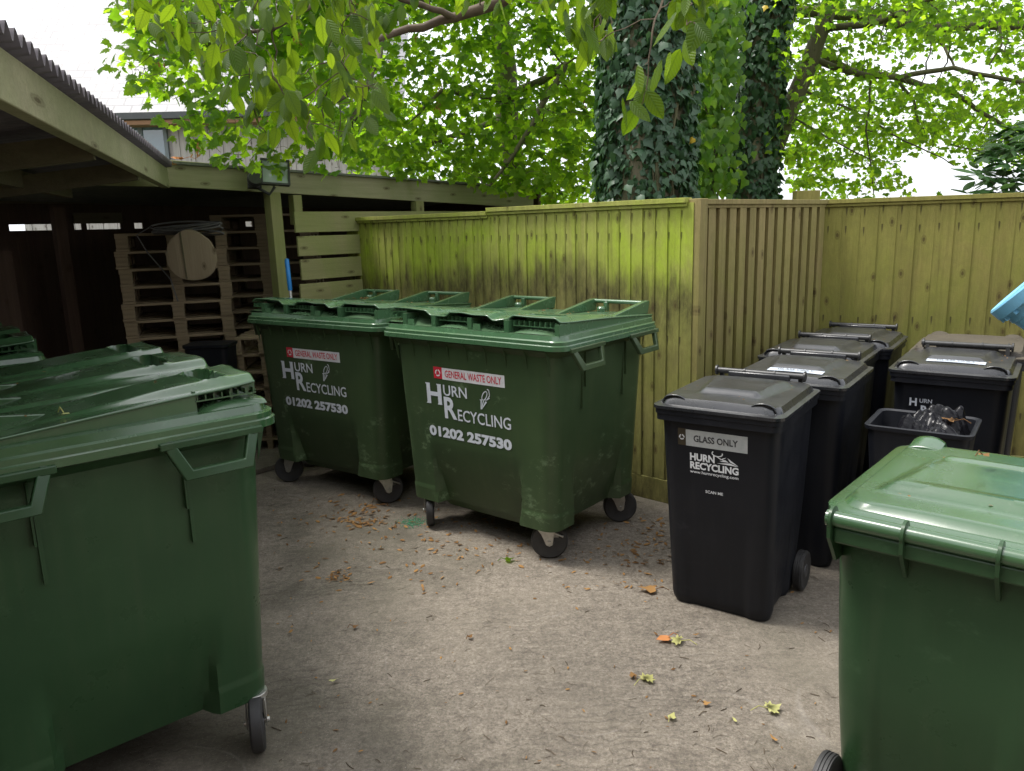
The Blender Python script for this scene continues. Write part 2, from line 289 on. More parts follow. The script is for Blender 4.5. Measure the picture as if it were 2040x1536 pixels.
# ------------------------------------------------------------ mesh helpers
class MB:
    def __init__(s): s.v = []; s.f = []; s.uv = None
    def add(s, vs, fs):
        o = len(s.v); s.v += [tuple(x) for x in vs]; s.f += [tuple(i+o for i in f) for f in fs]; return s
    def box(s, lo, hi, M=None):
        x0, y0, z0 = lo; x1, y1, z1 = hi
        vs = [(x0, y0, z0), (x1, y0, z0), (x1, y1, z0), (x0, y1, z0), (x0, y0, z1), (x1, y0, z1), (x1, y1, z1), (x0, y1, z1)]
        if M is not None: vs = [tuple(M @ Vector(v)) for v in vs]
        return s.add(vs, [(3, 2, 1, 0), (4, 5, 6, 7), (0, 1, 5, 4), (1, 2, 6, 5), (2, 3, 7, 6), (3, 0, 4, 7)])
    def beam(s, a, b, w, h, up=(0, 0, 1)):      # box along a->b centred, w across, h up
        a = Vector(a); b = Vector(b); d = (b-a); l = d.length; d.normalize(); u = Vector(up); x = d.cross(u).normalized(); u = x.cross(d).normalized()
        M = Matrix(((d.x, x.x, u.x, a.x), (d.y, x.y, u.y, a.y), (d.z, x.z, u.z, a.z), (0, 0, 0, 1)))
        vs = [(0, w/2, -h/2), (l, w/2, -h/2), (l, -w/2, -h/2), (0, -w/2, -h/2), (0, w/2, h/2), (l, w/2, h/2), (l, -w/2, h/2), (0, -w/2, h/2)]
        return s.add([tuple(M @ Vector(v)) for v in vs], [(0, 1, 2, 3), (7, 6, 5, 4), (4, 5, 1, 0), (5, 6, 2, 1), (6, 7, 3, 2), (7, 4, 0, 3)])
    def tube(s, pts, rad, n=8, cap=True):
        pts = [Vector(p) for p in pts]; m = len(pts); rad = rad if isinstance(rad, (list, tuple)) else [rad]*m
        vs = []; t0 = (pts[1]-pts[0]).normalized(); x = t0.orthogonal().normalized()
        for i, p in enumerate(pts):
            t = (pts[min(i+1, m-1)]-pts[max(i-1, 0)]).normalized(); x = (x-t*x.dot(t)).normalized(); y = t.cross(x)
            for k in range(n):
                a = 2*math.pi*k/n; vs.append(p+(x*math.cos(a)+y*math.sin(a))*rad[i])
        fs = [(i*n+k, i*n+(k+1) % n, (i+1)*n+(k+1) % n, (i+1)*n+k) for i in range(m-1) for k in range(n)]
        if cap: fs += [tuple(range(n-1, -1, -1)), tuple((m-1)*n+k for k in range(n))]
        return s.add(vs, fs)
    def loft(s, rings, capb=True, capt=True):
        n = len(rings[0]); vs = [p for r in rings for p in r]
        fs = [(i*n+k, i*n+(k+1) % n, (i+1)*n+(k+1) % n, (i+1)*n+k) for i in range(len(rings)-1) for k in range(n)]
        if capb: fs.append(tuple(range(n-1, -1, -1)))
        if capt: fs.append(tuple((len(rings)-1)*n+k for k in range(n)))
        return s.add(vs, fs)
    def grid(s, fn, nu, nv):
        vs = [fn(i/nu, j/nv) for j in range(nv+1) for i in range(nu+1)]
        return s.add(vs, [(j*(nu+1)+i, j*(nu+1)+i+1, (j+1)*(nu+1)+i+1, (j+1)*(nu+1)+i) for j in range(nv) for i in range(nu)])
    def lathe(s, prof, c, axis, n=24):          # prof: (r, t) along axis
        c = Vector(c); ax = Vector(axis).normalized(); x = ax.orthogonal().normalized(); y = ax.cross(x)
        rings = [[c+ax*t+(x*math.cos(2*math.pi*k/n)+y*math.sin(2*math.pi*k/n))*r for k in range(n)] for r, t in prof]
        return s.loft(rings)
    def xf(s, M):
        s.v = [tuple(M @ Vector(v)) for v in s.v]; return s
    def build(s, name, m, parent=None, smooth=35, bev=0, loc=None):
        me = bpy.data.meshes.new(name); me.from_pydata(s.v, [], s.f); me.update()
        if smooth: me.shade_smooth(); me.set_sharp_from_angle(angle=R(smooth))
        me.materials.append(m); o = bpy.data.objects.new(name, me); C.objects.link(o)
        if parent is not None: o.parent = parent
        if loc is not None: o.location = loc
        if bev:
            b = o.modifiers.new('bevel', 'BEVEL'); b.width = bev; b.segments = 2; b.limit_method = 'ANGLE'; b.angle_limit = R(40); b.harden_normals = False
        return o
def tag(o, label=None, cat=None, group=None, kind=None):
    if label: o['label'] = label
    if cat: o['category'] = cat
    if group: o['group'] = group
    if kind: o['kind'] = kind
    return o
def empty(name, loc=(0, 0, 0), rz=0):
    o = bpy.data.objects.new(name, None); o.empty_display_size = .2; C.objects.link(o); o.location = loc; o.rotation_euler = (0, 0, rz); return o
def kids(o): return [c for c in ALLK.get(o.name, [])]
def copy_tree(o, parent=None):
    c = o.copy(); C.objects.link(c)
    if parent is not None: c.parent = parent
    for ch in [x for x in list(bpy.data.objects) if x.parent == o]: copy_tree(ch, c)
    return c
def rrect(hw, y0, y1, r, z, nf=1, ns=1, nc=6):
    pts = []
    cs = [(hw-r, y0+r, -90), (hw-r, y1-r, 0), (-hw+r, y1-r, 90), (-hw+r, y0+r, 180)]
    segs = [nf, ns, nf, ns]; prev = None; arcs = []
    for cx, cy, a0 in cs: arcs.append([(cx+r*math.cos(R(a0+90*k/nc)), cy+r*math.sin(R(a0+90*k/nc))) for k in range(nc+1)])
    sides = [ns, nf, ns, nf]
    for i in range(4):
        pts += arcs[i]; a = arcs[i][-1]; b = arcs[(i+1) % 4][0]
        for k in range(1, sides[i]): t = k/sides[i]; pts.append((a[0]*(1-t)+b[0]*t, a[1]*(1-t)+b[1]*t))
    return [(x, y, z) for x, y in pts]
def lerp(a, b, t): return a+(b-a)*t
def sst(a, b, x): t = max(0, min(1, (x-a)/(b-a))); return t*t*(3-2*t)

def text(s, size, material, parent, x, z, plane, xs=1.0, fat=0.0, name='lettering', align='LEFT', lift=.0022, sp=1.0, fit=None):
    cu = bpy.data.curves.new('t', 'FONT'); cu.body = s; cu.size = size; cu.align_x = align; cu.offset = fat; cu.space_character = sp; cu.resolution_u = 3
    t = bpy.data.objects.new('t', cu); C.objects.link(t); dg = bpy.context.evaluated_depsgraph_get(); dg.update()
    me = bpy.data.meshes.new_from_object(t.evaluated_get(dg)); bpy.data.objects.remove(t); bpy.data.curves.remove(cu)
    y0, k = plane
    if fit:
        c_ = np.array([tuple(v.co) for v in me.vertices]); a_, b_ = c_.min(0), c_.max(0); fx0, fx1, fz0, fz1 = fit
        for v in me.vertices: v.co = ((v.co.x-a_[0])/(b_[0]-a_[0])*(fx1-fx0)+fx0, (v.co.y-a_[1])/(b_[1]-a_[1])*(fz1-fz0)+fz0, 0)
        x = z = 0; xs = 1
    for v in me.vertices: X = x+v.co.x*xs; Z = z+v.co.y; v.co = (X, y0+k*Z-lift, Z)
    me.name = name; me.materials.clear(); me.materials.append(material); o = bpy.data.objects.new(name, me); C.objects.link(o); o.parent = parent; return o
def flat(polys, material, parent, plane, name, lift=.0012):   # polygons in x,z on the front plane
    y0, k = plane; mb = MB()
    for p in polys: mb.add([(x, y0+k*z-lift, z) for x, z in p], [tuple(range(len(p)))])
    return mb.build(name, material, parent, smooth=0)
def recyc(cx, cz, r, w_):        # three chasing arrows
    out = []
    for k in range(3):
        a0 = 90+120*k+18; a1 = a0+78; n = 5; o_ = []; i_ = []
        for j in range(n+1):
            a = R(a0+(a1-a0)*j/n); o_.append((cx+(r+w_)*math.cos(a), cz+(r+w_)*math.sin(a))); i_.append((cx+(r-w_)*math.cos(a), cz+(r-w_)*math.sin(a)))
        out += [[i_[j], o_[j], o_[j+1], i_[j+1]][::-1] for j in range(n)]
        a = R(a1); b_ = R(a1+24); out.append([(cx+(r-w_*2)*math.cos(a), cz+(r-w_*2)*math.sin(a)), (cx+(r+w_*2)*math.cos(a), cz+(r+w_*2)*math.sin(a)), (cx+r*math.cos(b_), cz+r*math.sin(b_))])
    return out
def stroke(pts, w_):
    out = []
    for (a, b) in zip(pts, pts[1:]):
        dx, dz = b[0]-a[0], b[1]-a[1]; l = math.hypot(dx, dz) or 1; nx, nz = -dz/l*w_, dx/l*w_
        out.append([(a[0]-nx, a[1]-nz), (b[0]-nx, b[1]-nz), (b[0]+nx, b[1]+nz), (a[0]+nx, a[1]+nz)])
    return out

# ------------------------------------------------------------ big four wheeled bins
W4, D4 = .672, 1.03
def big_bin(name, label, loc, rz, gm, lm, deco=None, group=None, casters=((-.48, .17, 314, 0), (.415, .17, 35, 1), (-.47, .87, 200, 0), (.46, .86, 40, 0))):
    root = empty(name, (loc[0], loc[1], 0), R(rz)); tag(root, label, 'waste bin', group)
    # body
    zb, zt = .198, 1.2; mb = MB(); rings = []
    zs = list(np.linspace(zb, .6, 34))+list(np.linspace(.64, zt, 12))
    for z in zs:
        t = (z-zb)/(zt-zb); y0 = lerp(.085, .040, t); y1 = lerp(.95, .99, t); hw = lerp(.548, .604, t); r = lerp(.075, .095, t)
        ring = []
        top = .60
        for (x, y, _) in rrect(hw, y0, y1, r, z, 54, 40, 8):
            q = max(0, (top-z)/(top-zb)); xb = lerp(.335, .295, q); d = .085*q**1.5
            fy = (y1-y0)/2+y0; yb = lerp(.26, .22, q)
            if abs(y-y0) < 1e-4 or abs(y-y1) < 1e-4:
                e = 1-sst(xb-.001, xb+.020, abs(x)); sgn = 1 if y < fy else -1; y += sgn*d*e
                if z < .285 and e < .05: y -= sgn*.005
            elif abs(abs(x)-hw) < 1e-4:
                e = 1-sst(yb-.001, yb+.020, abs(y-fy)); sx = 1 if x > 0 else -1; x -= sx*d*.8*e
                if z < .285 and e < .05: x += sx*.005
            elif z < .285: x += .004*(1 if x > 0 else -1); y += .004*(1 if y > fy else -1)
            ring.append((x, y, z))
        rings.append(ring)
    mb.loft(rings, True, False)
    mb.loft([rrect(.37, .20, .83, .05, .150), rrect(.42, .17, .86, .06, .199)], True, False)
    o = mb.build('body', gm, root, 32)
    # rim collar with gussets
    mb = MB(); mb.loft([rrect(.600, .045, .985, .09, 1.165), rrect(.640, .018, 1.012, .09, 1.20), rrect(.655, .012, 1.02, .09, 1.205), rrect(.655, .012, 1.02, .09, 1.240), rrect(.60, .04, .99, .09, 1.242)], False, False)
    for k in range(9):
        x = -.56+.14*k
        mb.add([(x-.003, .016, 1.205), (x-.003, .044, 1.205), (x-.003, .050, 1.075), (x+.003, .016, 1.205), (x+.003, .044, 1.205), (x+.003, .050, 1.075)], [(0, 1, 2), (5, 4, 3), (0, 3, 4, 1), (1, 4, 5, 2), (2, 5, 3, 0)])
    for sx in (-1, 1):
        for k in range(2):
            yy = .30+.42*k; mb.box((sx*.596-.014 if sx > 0 else sx*.596-.004, yy-.006, .86), (sx*.596+.004 if sx > 0 else sx*.596+.014, yy+.006, 1.17))
            mb.box((sx*.60-.012, yy+.010, .98), (sx*.60+.012, yy+.016, 1.17))
    mb.build('collar', gm, root, 32)
    for sx in (-1, 1):                         # lifting handles on the short sides
        for y0, y1 in ((.12, .35), (.71, .94)):
            mb = MB(); X = sx*.655
            path = [(y0-.022, 1.225, .006), (y0+.022, 1.118, .050), (y1-.022, 1.118, .050), (y1+.022, 1.225, .006)]; rings = []
            for i_, (yy, zz, of) in enumerate(path):
                ny, nz = [(-.021, -.004), (-.016, -.019), (.016, -.019), (.021, -.004)][i_]; xo = X+sx*of
                rings.append([(xo-.013*sx, yy-ny*.8, zz-nz*.8), (xo+.013*sx, yy-ny*.8, zz-nz*.8), (xo+.013*sx, yy+ny*.8, zz+nz*.8), (xo-.013*sx, yy+ny*.8, zz+nz*.8)])
            mb.loft(rings)
            mb.box((min(X-sx*.03, X+sx*.03), y0-.045, 1.198), (max(X-sx*.03, X+sx*.03), y1+.045, 1.222))
            mb.build('side_handle', gm, root, 32, .004)
    # lid
    mb = MB(); mb.loft([rrect(.660, .008, 1.02, .075, 1.212), rrect(.674, 0, 1.03, .08, 1.212), rrect(.674, 0, 1.03, .08, 1.236), rrect(.668, .006, 1.03, .08, 1.240), rrect(.668, .006, 1.03, .08, 1.257), rrect(.655, .020, 1.02, .075, 1.262), rrect(.650, .028, 1.015, .07, 1.285), rrect(.60, .06, .99, .07, 1.289)], False, True)
    lid = mb.build('lid', lm, root, 32)
    zf = lambda y: lerp(1.358, 1.300, min(1, y/1.0))
    def edge(x):
        if x < -.46: return .064
        if x < -.40: return lerp(.064, .050, (x+.46)/.06)
        if x < .02: return lerp(.050, .040, sst(-.37, .02, x))
        if x < .20: return .038
        if x < .26: return lerp(.038, .062, (x-.2)/.06)
        return .062
    holes = [(-.455, .17), (0.02, .20), (.455, .17)]
    def sheet(u, v):
        x = lerp(-.628, .628, u); ye = edge(x); y = lerp(ye, 1.01, v); z = zf(y)
        z -= .015*(1-sst(0, .09, y-ye))*(sst(-.05, .08, x)*(1-sst(.2, .28, x)))*.8
        for hx, hy in holes:
            wd = lerp(.19, .08, min(1, max(0, y)/.8)); q = 1-sst(wd*.72, wd, abs(x-hx)); z += .024*q*(1-sst(.25, .85, y))
            rx = max(0, abs(x-hx)-.085); dd = math.hypot(rx, y-hy); z -= .060*(1-sst(.030, .038, dd))
            z += .005*(1-sst(.038, .055, dd))*sst(.036, .040, dd)
        for vx in (-.27, .27): z -= .012*(1-sst(.01, .03, abs(x-vx)))*sst(.2, .4, y)*(1-sst(.8, .95, y))
        z += .004*math.sin(x*9+y*4)
        return (x, y, z)
    mb = MB(); mb.grid(sheet, 150, 110); sh = mb.build('lid_top', lm, lid, 40)
    so_ = sh.modifiers.new('solid', 'SOLIDIFY'); so_.thickness = .007; so_.offset = -1
    # front wall, pillars, grilles, side walls
    mb = MB()
    mb.box((-.60, .13, 1.284), (.60, .138, 1.342))
    for px_ in (-.475, -.24, .035, .295):
        mb.box((px_-.016, .034, 1.262), (px_+.016, .135, 1.351))
    mb.box((.60, .045, 1.27), (.63, .14, 1.342))
    mb.box((-.505, .052, 1.284), (-.495, .26, 1.350)); mb.box((-.615, .252, 1.284), (-.505, .260, 1.352))
    mb.grid(lambda u, v: (lerp(-.640, -.500, u), lerp(.035, .255, v), 1.284+.024*min(1, 4*u)**.5*math.sin(math.pi*min(1, .08+v*.95))**.4), 10, 14)
    for a, b in ((-.45, -.26), (.06, .28)):   # recessed pockets, stepped shelf
        mb.add([(a, .03, 1.287), (a+.06, .03, 1.287), (b, .03, 1.287), (b, .13, 1.295), (a, .13, 1.332), (a+.05, .035, 1.322), (a, .035, 1.322)], [(0, 1, 5, 6), (1, 2, 3, 4), (1, 4, 5)])
    for a, b in ((-.21, .01), (.33, .59)):    # glossy bulged floors
        mb.grid(lambda u, v, a=a, b=b: (lerp(a, b, u), lerp(.035, .13, v), 1.286+.022*math.sin(math.pi*u)**.5*math.sin(math.pi*min(1, v*.9+.05))), 14, 8)
    for sx in (-1, 1):
        for X, fl_ in ((sx*.622, 1), (sx*.612, -1)):
            u_ = (X+.628)/1.256; q_ = [sheet(u_, k_/60) for k_ in range(61)]; ym_ = .26 if sx < 0 else .05; o_ = [(X, max(p_[1], ym_), 1.283) for p_ in q_]+[(X, max(p_[1], ym_), p_[2]-.003) for p_ in q_]
            mb.add(o_, [(k_, k_+1, 62+k_, 61+k_) for k_ in range(60)])
    mb.build('lid_front_frame', lm, lid, 32)
    for a, b in ((-.60, -.49), (-.21, .01), (.33, .60)):
        mb = MB(); n = int((b-a)/.030)
        for k in range(n+1): x = lerp(a, b, k/n); mb.box((x-.002, .056, 1.326), (x+.002, .10, 1.350))
        mb.box((a, .052, 1.322), (b, .0555, 1.327)); mb.build('grille', lm, lid, 0)
    mb = MB()
    for k in range(8): y = .065+k*.026; mb.box((-.618, y, 1.322), (-.56, y+.004, 1.338))
    mb.box((-.6195, .06, 1.318), (-.6155, .255, 1.3225)); mb.build('grille', lm, lid, 0)
    # hinge arms
    for a, b in ((-.45, -.12), (.20, .57)):
        mb = MB()
        for x in (a, b):
            mb.add([(x-.016, .58, 1.316), (x+.016, .58, 1.316), (x+.016, 1.03, 1.300), (x-.016, 1.03, 1.300), (x-.016, 1.0, 1.375), (x+.016, 1.0, 1.375), (x+.016, 1.05, 1.375), (x-.016, 1.05, 1.375)], [(3, 2, 1, 0), (0, 1, 5, 4), (4, 5, 6, 7), (7, 6, 2, 3), (1, 2, 6, 5), (3, 0, 4, 7)])
        mb.tube([(a, 1.025, 1.362), (b, 1.025, 1.362)], .013, 12)
        mb.box((a+.09, 1.0, 1.30), (a+.115, 1.03, 1.36)); mb.lathe([(.028, 0), (.028, .025), (.018, .035)], (a+.10, .96, 1.302), (0, 0, 1), 16)
        mb.build('hinge_arm', lm, lid, 32, .003)
    # castors
    for i, (cx, cy, ang, brk) in enumerate(casters):
        a = R(ang); d = Vector((math.cos(a), math.sin(a), 0)); n = Vector((-math.sin(a), math.cos(a), 0)); piv = Vector((cx, cy, 0)); wc = piv+d*.03+Vector((0, 0, .105))
        mb = MB(); mb.lathe([(.045, .190), (.045, .210)], piv, (0, 0, 1), 16)
        for s in (-1, 1):
            q = [piv+n*s*.032+d*o+Vector((0, 0, z)) for o, z in ((-.045, .195), (.050, .195), (.056, .15), (.046, .088), (.030, .080), (.014, .088), (-.012, .15))]
            mb.add(q+[p+n*s*.004 for p in q], [tuple(range(7)) if s < 0 else tuple(range(6, -1, -1)), tuple(range(13, 6, -1)) if s < 0 else tuple(range(7, 14))]+[(k, (k+1) % 7, 7+(k+1) % 7, 7+k) for k in range(7)])
        mb.tube([wc-n*.045, wc+n*.045], .010, 8)
        if brk:
            e = piv-d*.0+n*0; o1 = piv+d*.07+Vector((0, 0, .155))
            mb.tube([piv+d*.02+n*.03+Vector((0, 0, .18)), o1+n*.035, o1+d*.035+n*.03-Vector((0, 0, .02)), o1+d*.035-n*.03-Vector((0, 0, .02)), o1-n*.035, piv+d*.02-n*.03+Vector((0, 0, .18))], .006, 6)
            mb.box((-.015, -.02, -.03), (.015, .02, .0), Matrix.Translation(o1) @ Matrix.Rotation(a, 4, 'Z'))
        mb.build('castor_bracket', STEEL, root, 30, .0015)
        mb = MB(); mb.lathe([(.070, -.020), (.095, -.024), (.1035, -.017), (.105, 0), (.1035, .017), (.095, .024), (.070, .020)], wc, n, 32)
        wo = mb.build('wheel', RUBBER, root, 30)
        mb = MB(); mb.lathe([(.018, -.026), (.028, -.024), (.034, -.012), (.060, -.014), (.066, -.020), (.066, .020), (.060, .014), (.034, .012), (.028, .024), (.018, .026)], wc, n, 28); mb.build('hub', HUBM, wo, 30)
    if deco:
        k = (.040-.085)/(1.2-.198); pl = (.085-.198*k, k); X, Z = deco
        flat([[(X-.270, .983), (X-.203, .983), (X-.203, 1.052), (X-.270, 1.052)]], RED, root, pl, 'red_symbol_panel')
        st = flat([[(X-.203, .981), (X+.262, .981), (X+.262, 1.050), (X-.203, 1.050)]], STICKW, root, pl, 'sticker')
        flat(recyc(X-.236, 1.017, .017, .0035), WHITE, root, pl, 'recycling_symbol', .0024)
        text('GENERAL WASTE ONLY', .06, RED, st, 0, 0, pl, 1, .0008, fit=(X-.180, X+.240, .996, 1.038))
        text('H', .172, GREYWHITE, root, 0, 0, pl, 1, .0055, fit=(X-.338, X-.220, .826, .949))
        [flat([[(a-.004, z), (a+.034, z), (a+.030, z+h_), (a, z+h_)]], GREYWHITE, root, pl, 'serif', .0021) for a in (X-.342, X-.252) for z, h_ in ((.8255, .007), (.950, -.008))]
        text('URN', .088, GREYWHITE, root, 0, 0, pl, 1, .0010, fit=(X-.203, X-.020, .886, .950))
        text('R', .200, GREYWHITE, root, 0, 0, pl, 1, .0055, fit=(X-.204, X-.106, .750, .880))
        text('ECYCLING', .103, GREYWHITE, root, 0, 0, pl, 1, .0010, fit=(X-.100, X+.290, .747, .816))
        text('01202 257530', .091, GREYWHITE, root, 0, 0, pl, 1, .0045, fit=(X-.341, X+.288, .627, .692))
        # small serif feet give the flared capitals their look
        # leaf-and-stem pictogram
        q = []
        q += [[(X+.078, .838), (X+.082, .893), (X+.090, .893), (X+.084, .845)], [(X+.082, .838), (X+.099, .890), (X+.107, .892), (X+.088, .842)], [(X+.084, .836), (X+.116, .890), (X+.128, .886)]]
        q += stroke([(X+.076, .893), (X+.128, .898), (X+.150, .912)], .002)
        cx, cz = X+.112, .920; q += stroke([(cx+.020*math.cos(R(a))*.8+.012*math.sin(R(a)), cz+.026*math.sin(R(a))) for a in range(-60, 290, 20)], .0026)
        q += stroke([(X+.128, .898), (X+.150, .925), (X+.146, .955), (X+.134, .960)], .0026)
        flat([p if True else p for p in q], GREYWHITE, root, pl, 'leaf_emblem', .0022)
    return root
bigg = 'large four-wheeled green waste bins'
binB = big_bin('wheeled_waste_bin', 'large green bin with white lettering in front of the mossy fence, right of its twin', (-.273, 4.175), -39, GREEN, GREENLID, (0, 0), bigg)
binA = big_bin('wheeled_waste_bin', 'large green bin with white lettering beside the shed pallets, partly behind its twin', (-1.37, 5.117), -34.8, GREEN, GREENLID, (-.008, 0), bigg, ((-.47, .17, 215, 0), (.46, .17, 55, 1), (-.47, .87, 200, 0), (.46, .86, 40, 0)))
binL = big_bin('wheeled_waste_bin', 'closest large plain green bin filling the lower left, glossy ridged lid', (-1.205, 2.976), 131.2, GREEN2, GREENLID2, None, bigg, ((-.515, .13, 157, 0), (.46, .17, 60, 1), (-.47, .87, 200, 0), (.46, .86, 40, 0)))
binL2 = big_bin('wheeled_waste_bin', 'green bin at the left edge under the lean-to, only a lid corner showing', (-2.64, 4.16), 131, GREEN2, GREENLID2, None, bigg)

# ------------------------------------------------------------ two wheeled bins
def wheelie(name, label, loc, rz, bm_, lm, W=.594, D=.71, H=.963, plateau=True, ribs=False, group=None, cr=.05):
    root = empty(name, (loc[0], loc[1], 0), R(rz)); tag(root, label, 'wheelie bin', group); h = W/2; s = W/.594
    mb = MB(); rings = []
    for z in np.linspace(.004, H-.02, 40):
        t = z/(H-.02); y0 = lerp(.122, .035, t); y1 = lerp(D-.15, D-.04, sst(-.15, .55, t)*.55+.45*t); hw = lerp(h-.058, h-.025, t); r = lerp(cr, cr+.015, t)
        if z < .05: hw -= .012*(1-z/.05)**2; y0 += .012*(1-z/.05)**2
        ring = []
        for (x, y, _) in rrect(hw, y0, y1, r, z, 36, 26, 8):
            q = max(0, 1-t/.62)
            if abs(abs(x)-hw) < 1e-4: 
                ymid = lerp(y0, y1, .45); x -= (1 if x > 0 else -1)*.020*q*(1-sst(.10, .13, abs(y-ymid)))
            if abs(y-y0) < 1e-4 and not ribs: y += .010*q*(1-sst(hw*.52, hw*.66, abs(x)))
            if abs(y-y1) < 1e-4 and ribs: y -= .020*q*(1-sst(hw*.5, hw*.62, abs(x)))
            ring.append((x, y, z))
        rings.append(ring)
    mb.loft(rings, True, False); mb.build('body', bm_, root, 32)
    mb = MB(); lip = .085 if ribs else .05
    mb.loft([rrect(h-.03, .04, D-.045, cr, H-.025), rrect(h-.012, .008, D-.02, cr*.8, H-.018), rrect(h-.012, .008, D-.02, cr*.8, H+.010), rrect(h-.006, .004, D-.015, cr*.8, H+.012), rrect(h-.006, .004, D-.015, cr*.8, H+.034), rrect(h-.04, .04, D-.05, cr, H+.036)], False, False)
    for k in range(0):
        x = -.16+.16*k; mb.box((x-.003, .018, H-.10), (x+.003, .04, H-.02))
    mb.build('rim', bm_, root, 32)
    z0 = H+.040
    def hgt(x, y, hw, y0, y1, r):
        dx = max(0, abs(x)-(hw-r)); dy = max(0, max(y0+r-y, y-(y1-r))); d = r-math.hypot(dx, dy)
        z = z0+(.040 if not ribs else .030)*sst(0, .022 if not ribs else .040, d)+.008*(1-(x/hw)**2)
        if plateau:
            wy = .21*D/.71; yc = .36*D/.71; px_ = max(0, abs(x)-(hw*.50+(y-yc)*.18)); py_ = max(0, abs(y-yc)-wy*.72); z += .026*(1-min(1, math.hypot(px_, py_)/.040))
            z -= .006*(1-sst(.0, .02, math.hypot(max(0, abs(x)-hw*.42), max(0, abs(y-yc)-wy*.55))))
        return z
    mb = MB(); hw, a0, a1 = h-.012, .018, D-.045; r = .07 if not ribs else .10
    mb.loft([rrect(h-.004, .004, D-.03, cr, z0-.004), rrect(h+.002, -.004, D-.025, cr, z0-.004), rrect(h+.002, -.004, D-.025, cr, z0+.010), rrect(h-.016, .014, D-.04, cr, z0+.015), rrect(h-.05, .05, D-.07, cr, z0+.017)], False, True)
    lid = mb.build('lid', lm, root, 32)
    mb = MB(); rings = []
    nn = 26
    for j in range(nn+1):                       # concentric rings -> clean rounded dome
        f = 1-j/nn*.985; ring = []
        for (x, y, _) in rrect(hw, a0, a1, r, 0, 22, 24, 6):
            X = x*f; Y = (y-(a0+a1)/2)*f+(a0+a1)/2; ring.append((X, Y, hgt(X, Y, hw, a0, a1, r)))
        rings.append(ring)
    mb.loft(rings, False, True); mb.build('lid_dome', lm, lid, 30)
    # front grips
    for sx in (-1, 1):
        mb = MB(); cx = sx*(hw-.085); 
        mb.grid(lambda u, v: (cx+lerp(-.058, .058, u), .038+.085*v, z0+.020+.040*math.sin(math.pi*u)**.35*(1-v*.55)), 14, 6)
        for s2 in (0, 1): mb.add([(cx+(-.058 if s2 == 0 else .058), .038, z0), (cx+(-.058 if s2 == 0 else .058), .123, z0), (cx+(-.058 if s2 == 0 else .058), .038, z0+.02)], [(0, 1, 2)])
        g = mb.build('lid_grip', lm, lid, 30); m_ = g.modifiers.new('solid', 'SOLIDIFY'); m_.thickness = .006
        mb = MB(); mb.add([(cx+lerp(-.052, .052, k/12), .046, z0+.014+.036*max(0, math.sin(math.pi*k/12))**.35) for k in range(13)]+[(cx+.05, .046, z0+.004), (cx-.05, .046, z0+.004)], [tuple(range(15))]); mb.build('grip_shade_face', GRIPSHADE if ribs else BLKM, g, 0)  # flat dark face stands in for the shade inside the grip opening
    # handle bar and lugs
    bw = .22*s; zh = H+.110 if not ribs else H+.040; yh = D-.055 if not ribs else D+.005; rb = .0155 if not ribs else .023
    mb = MB(); mb.tube([(-bw if not ribs else -h+.03, yh, zh), (bw if not ribs else h-.03, yh, zh)], rb, 14)
    if not ribs:
        for x in (-bw, bw): mb.lathe([(.020, -.006), (.026, -.004), (.026, .004), (.020, .006)], (x, yh, zh), (1, 0, 0), 16)
        for x in (-bw*.34, bw*.34): mb.lathe([(.020, -.004), (.020, .004)], (x, yh, zh), (1, 0, 0), 14)
        for x in (-bw*.9, bw*.9): mb.beam((x, yh+.01, zh-.005), (x, D-.03, H), .02, .016, (0, 1, 0))
    hb = mb.build('handle_bar', lm if ribs else BLKM, root, 32)
    if not ribs:
        mb = MB()
        for x in (-bw*.66, bw*.66): pass
        mb.beam((-bw*.7, yh-.012, zh-.012), (bw*.7, yh-.012, zh-.012), .03, .03); mb.build('lid_hinge', lm, lid, 30, .006)
    else:
        for x in (-h+.045, -h*.36, h*.30, h-.045):
            mb = MB(); mb.lathe([(.031, -.005), (.036, -.004), (.036, .004), (.031, .005)], (x, yh, zh), (1, 0, 0), 20)
            q = [(x, yh+.034, zh), (x, yh+.028, zh-.05), (x, D-.035, zh-.14), (x, D-.09, zh-.14), (x, D-.09, zh)]
            mb.add([(a-.005, b, c) for a, b, c in q]+[(a+.005, b, c) for a, b, c in q], [(0, 1, 2, 3, 4), (9, 8, 7, 6, 5)]+[(k, 5+k, 5+(k+1) % 5, (k+1) % 5) for k in range(5)])
            mb.build('hinge_rib', bm_, root, 30)
        mb = MB(); mb.box((-h+.05, D-.05, H-.03), (h-.05, yh+.008, H+.018)); mb.build('handle_ledge', bm_, root, 30, .008)
    for sx in (-1, 1):
        xw = sx*(h-.028 if not ribs else h-.045); yw = D-.13 if not ribs else D-.075; wr = .10
        mb = MB(); mb.lathe([(.066, -.020), (.088, -.024), (.096, -.021), (.096, -.017), (wr, -.015), (wr, -.007), (.0965, -.006), (.0965, -.004), (wr, -.003), (wr, .003), (.0965, .004), (.0965, .006), (wr, .007), (wr, .015), (.096, .017), (.096, .021), (.088, .024), (.066, .020)], (xw, yw, wr), (1, 0, 0), 40)
        wo = mb.build('wheel', RUBBER, root, 30)
        mb = MB(); mb.lathe([(.020, -.026), (.032, -.024), (.038, -.010), (.062, -.012), (.066, -.018), (.066, .018), (.062, .012), (.038, .010), (.032, .024), (.020, .026)], (xw, yw, wr), (1, 0, 0), 28); mb.build('hub', HUBM, wo, 30)
    mb = MB(); mb.tube([(-h+.05, D-.13 if not ribs else D-.075, .1), (h-.05, D-.13 if not ribs else D-.075, .1)], .011, 8); mb.build('axle', STEEL, root, 30)
    return root
bg_ = 'black wheelie bins in the fence corner'
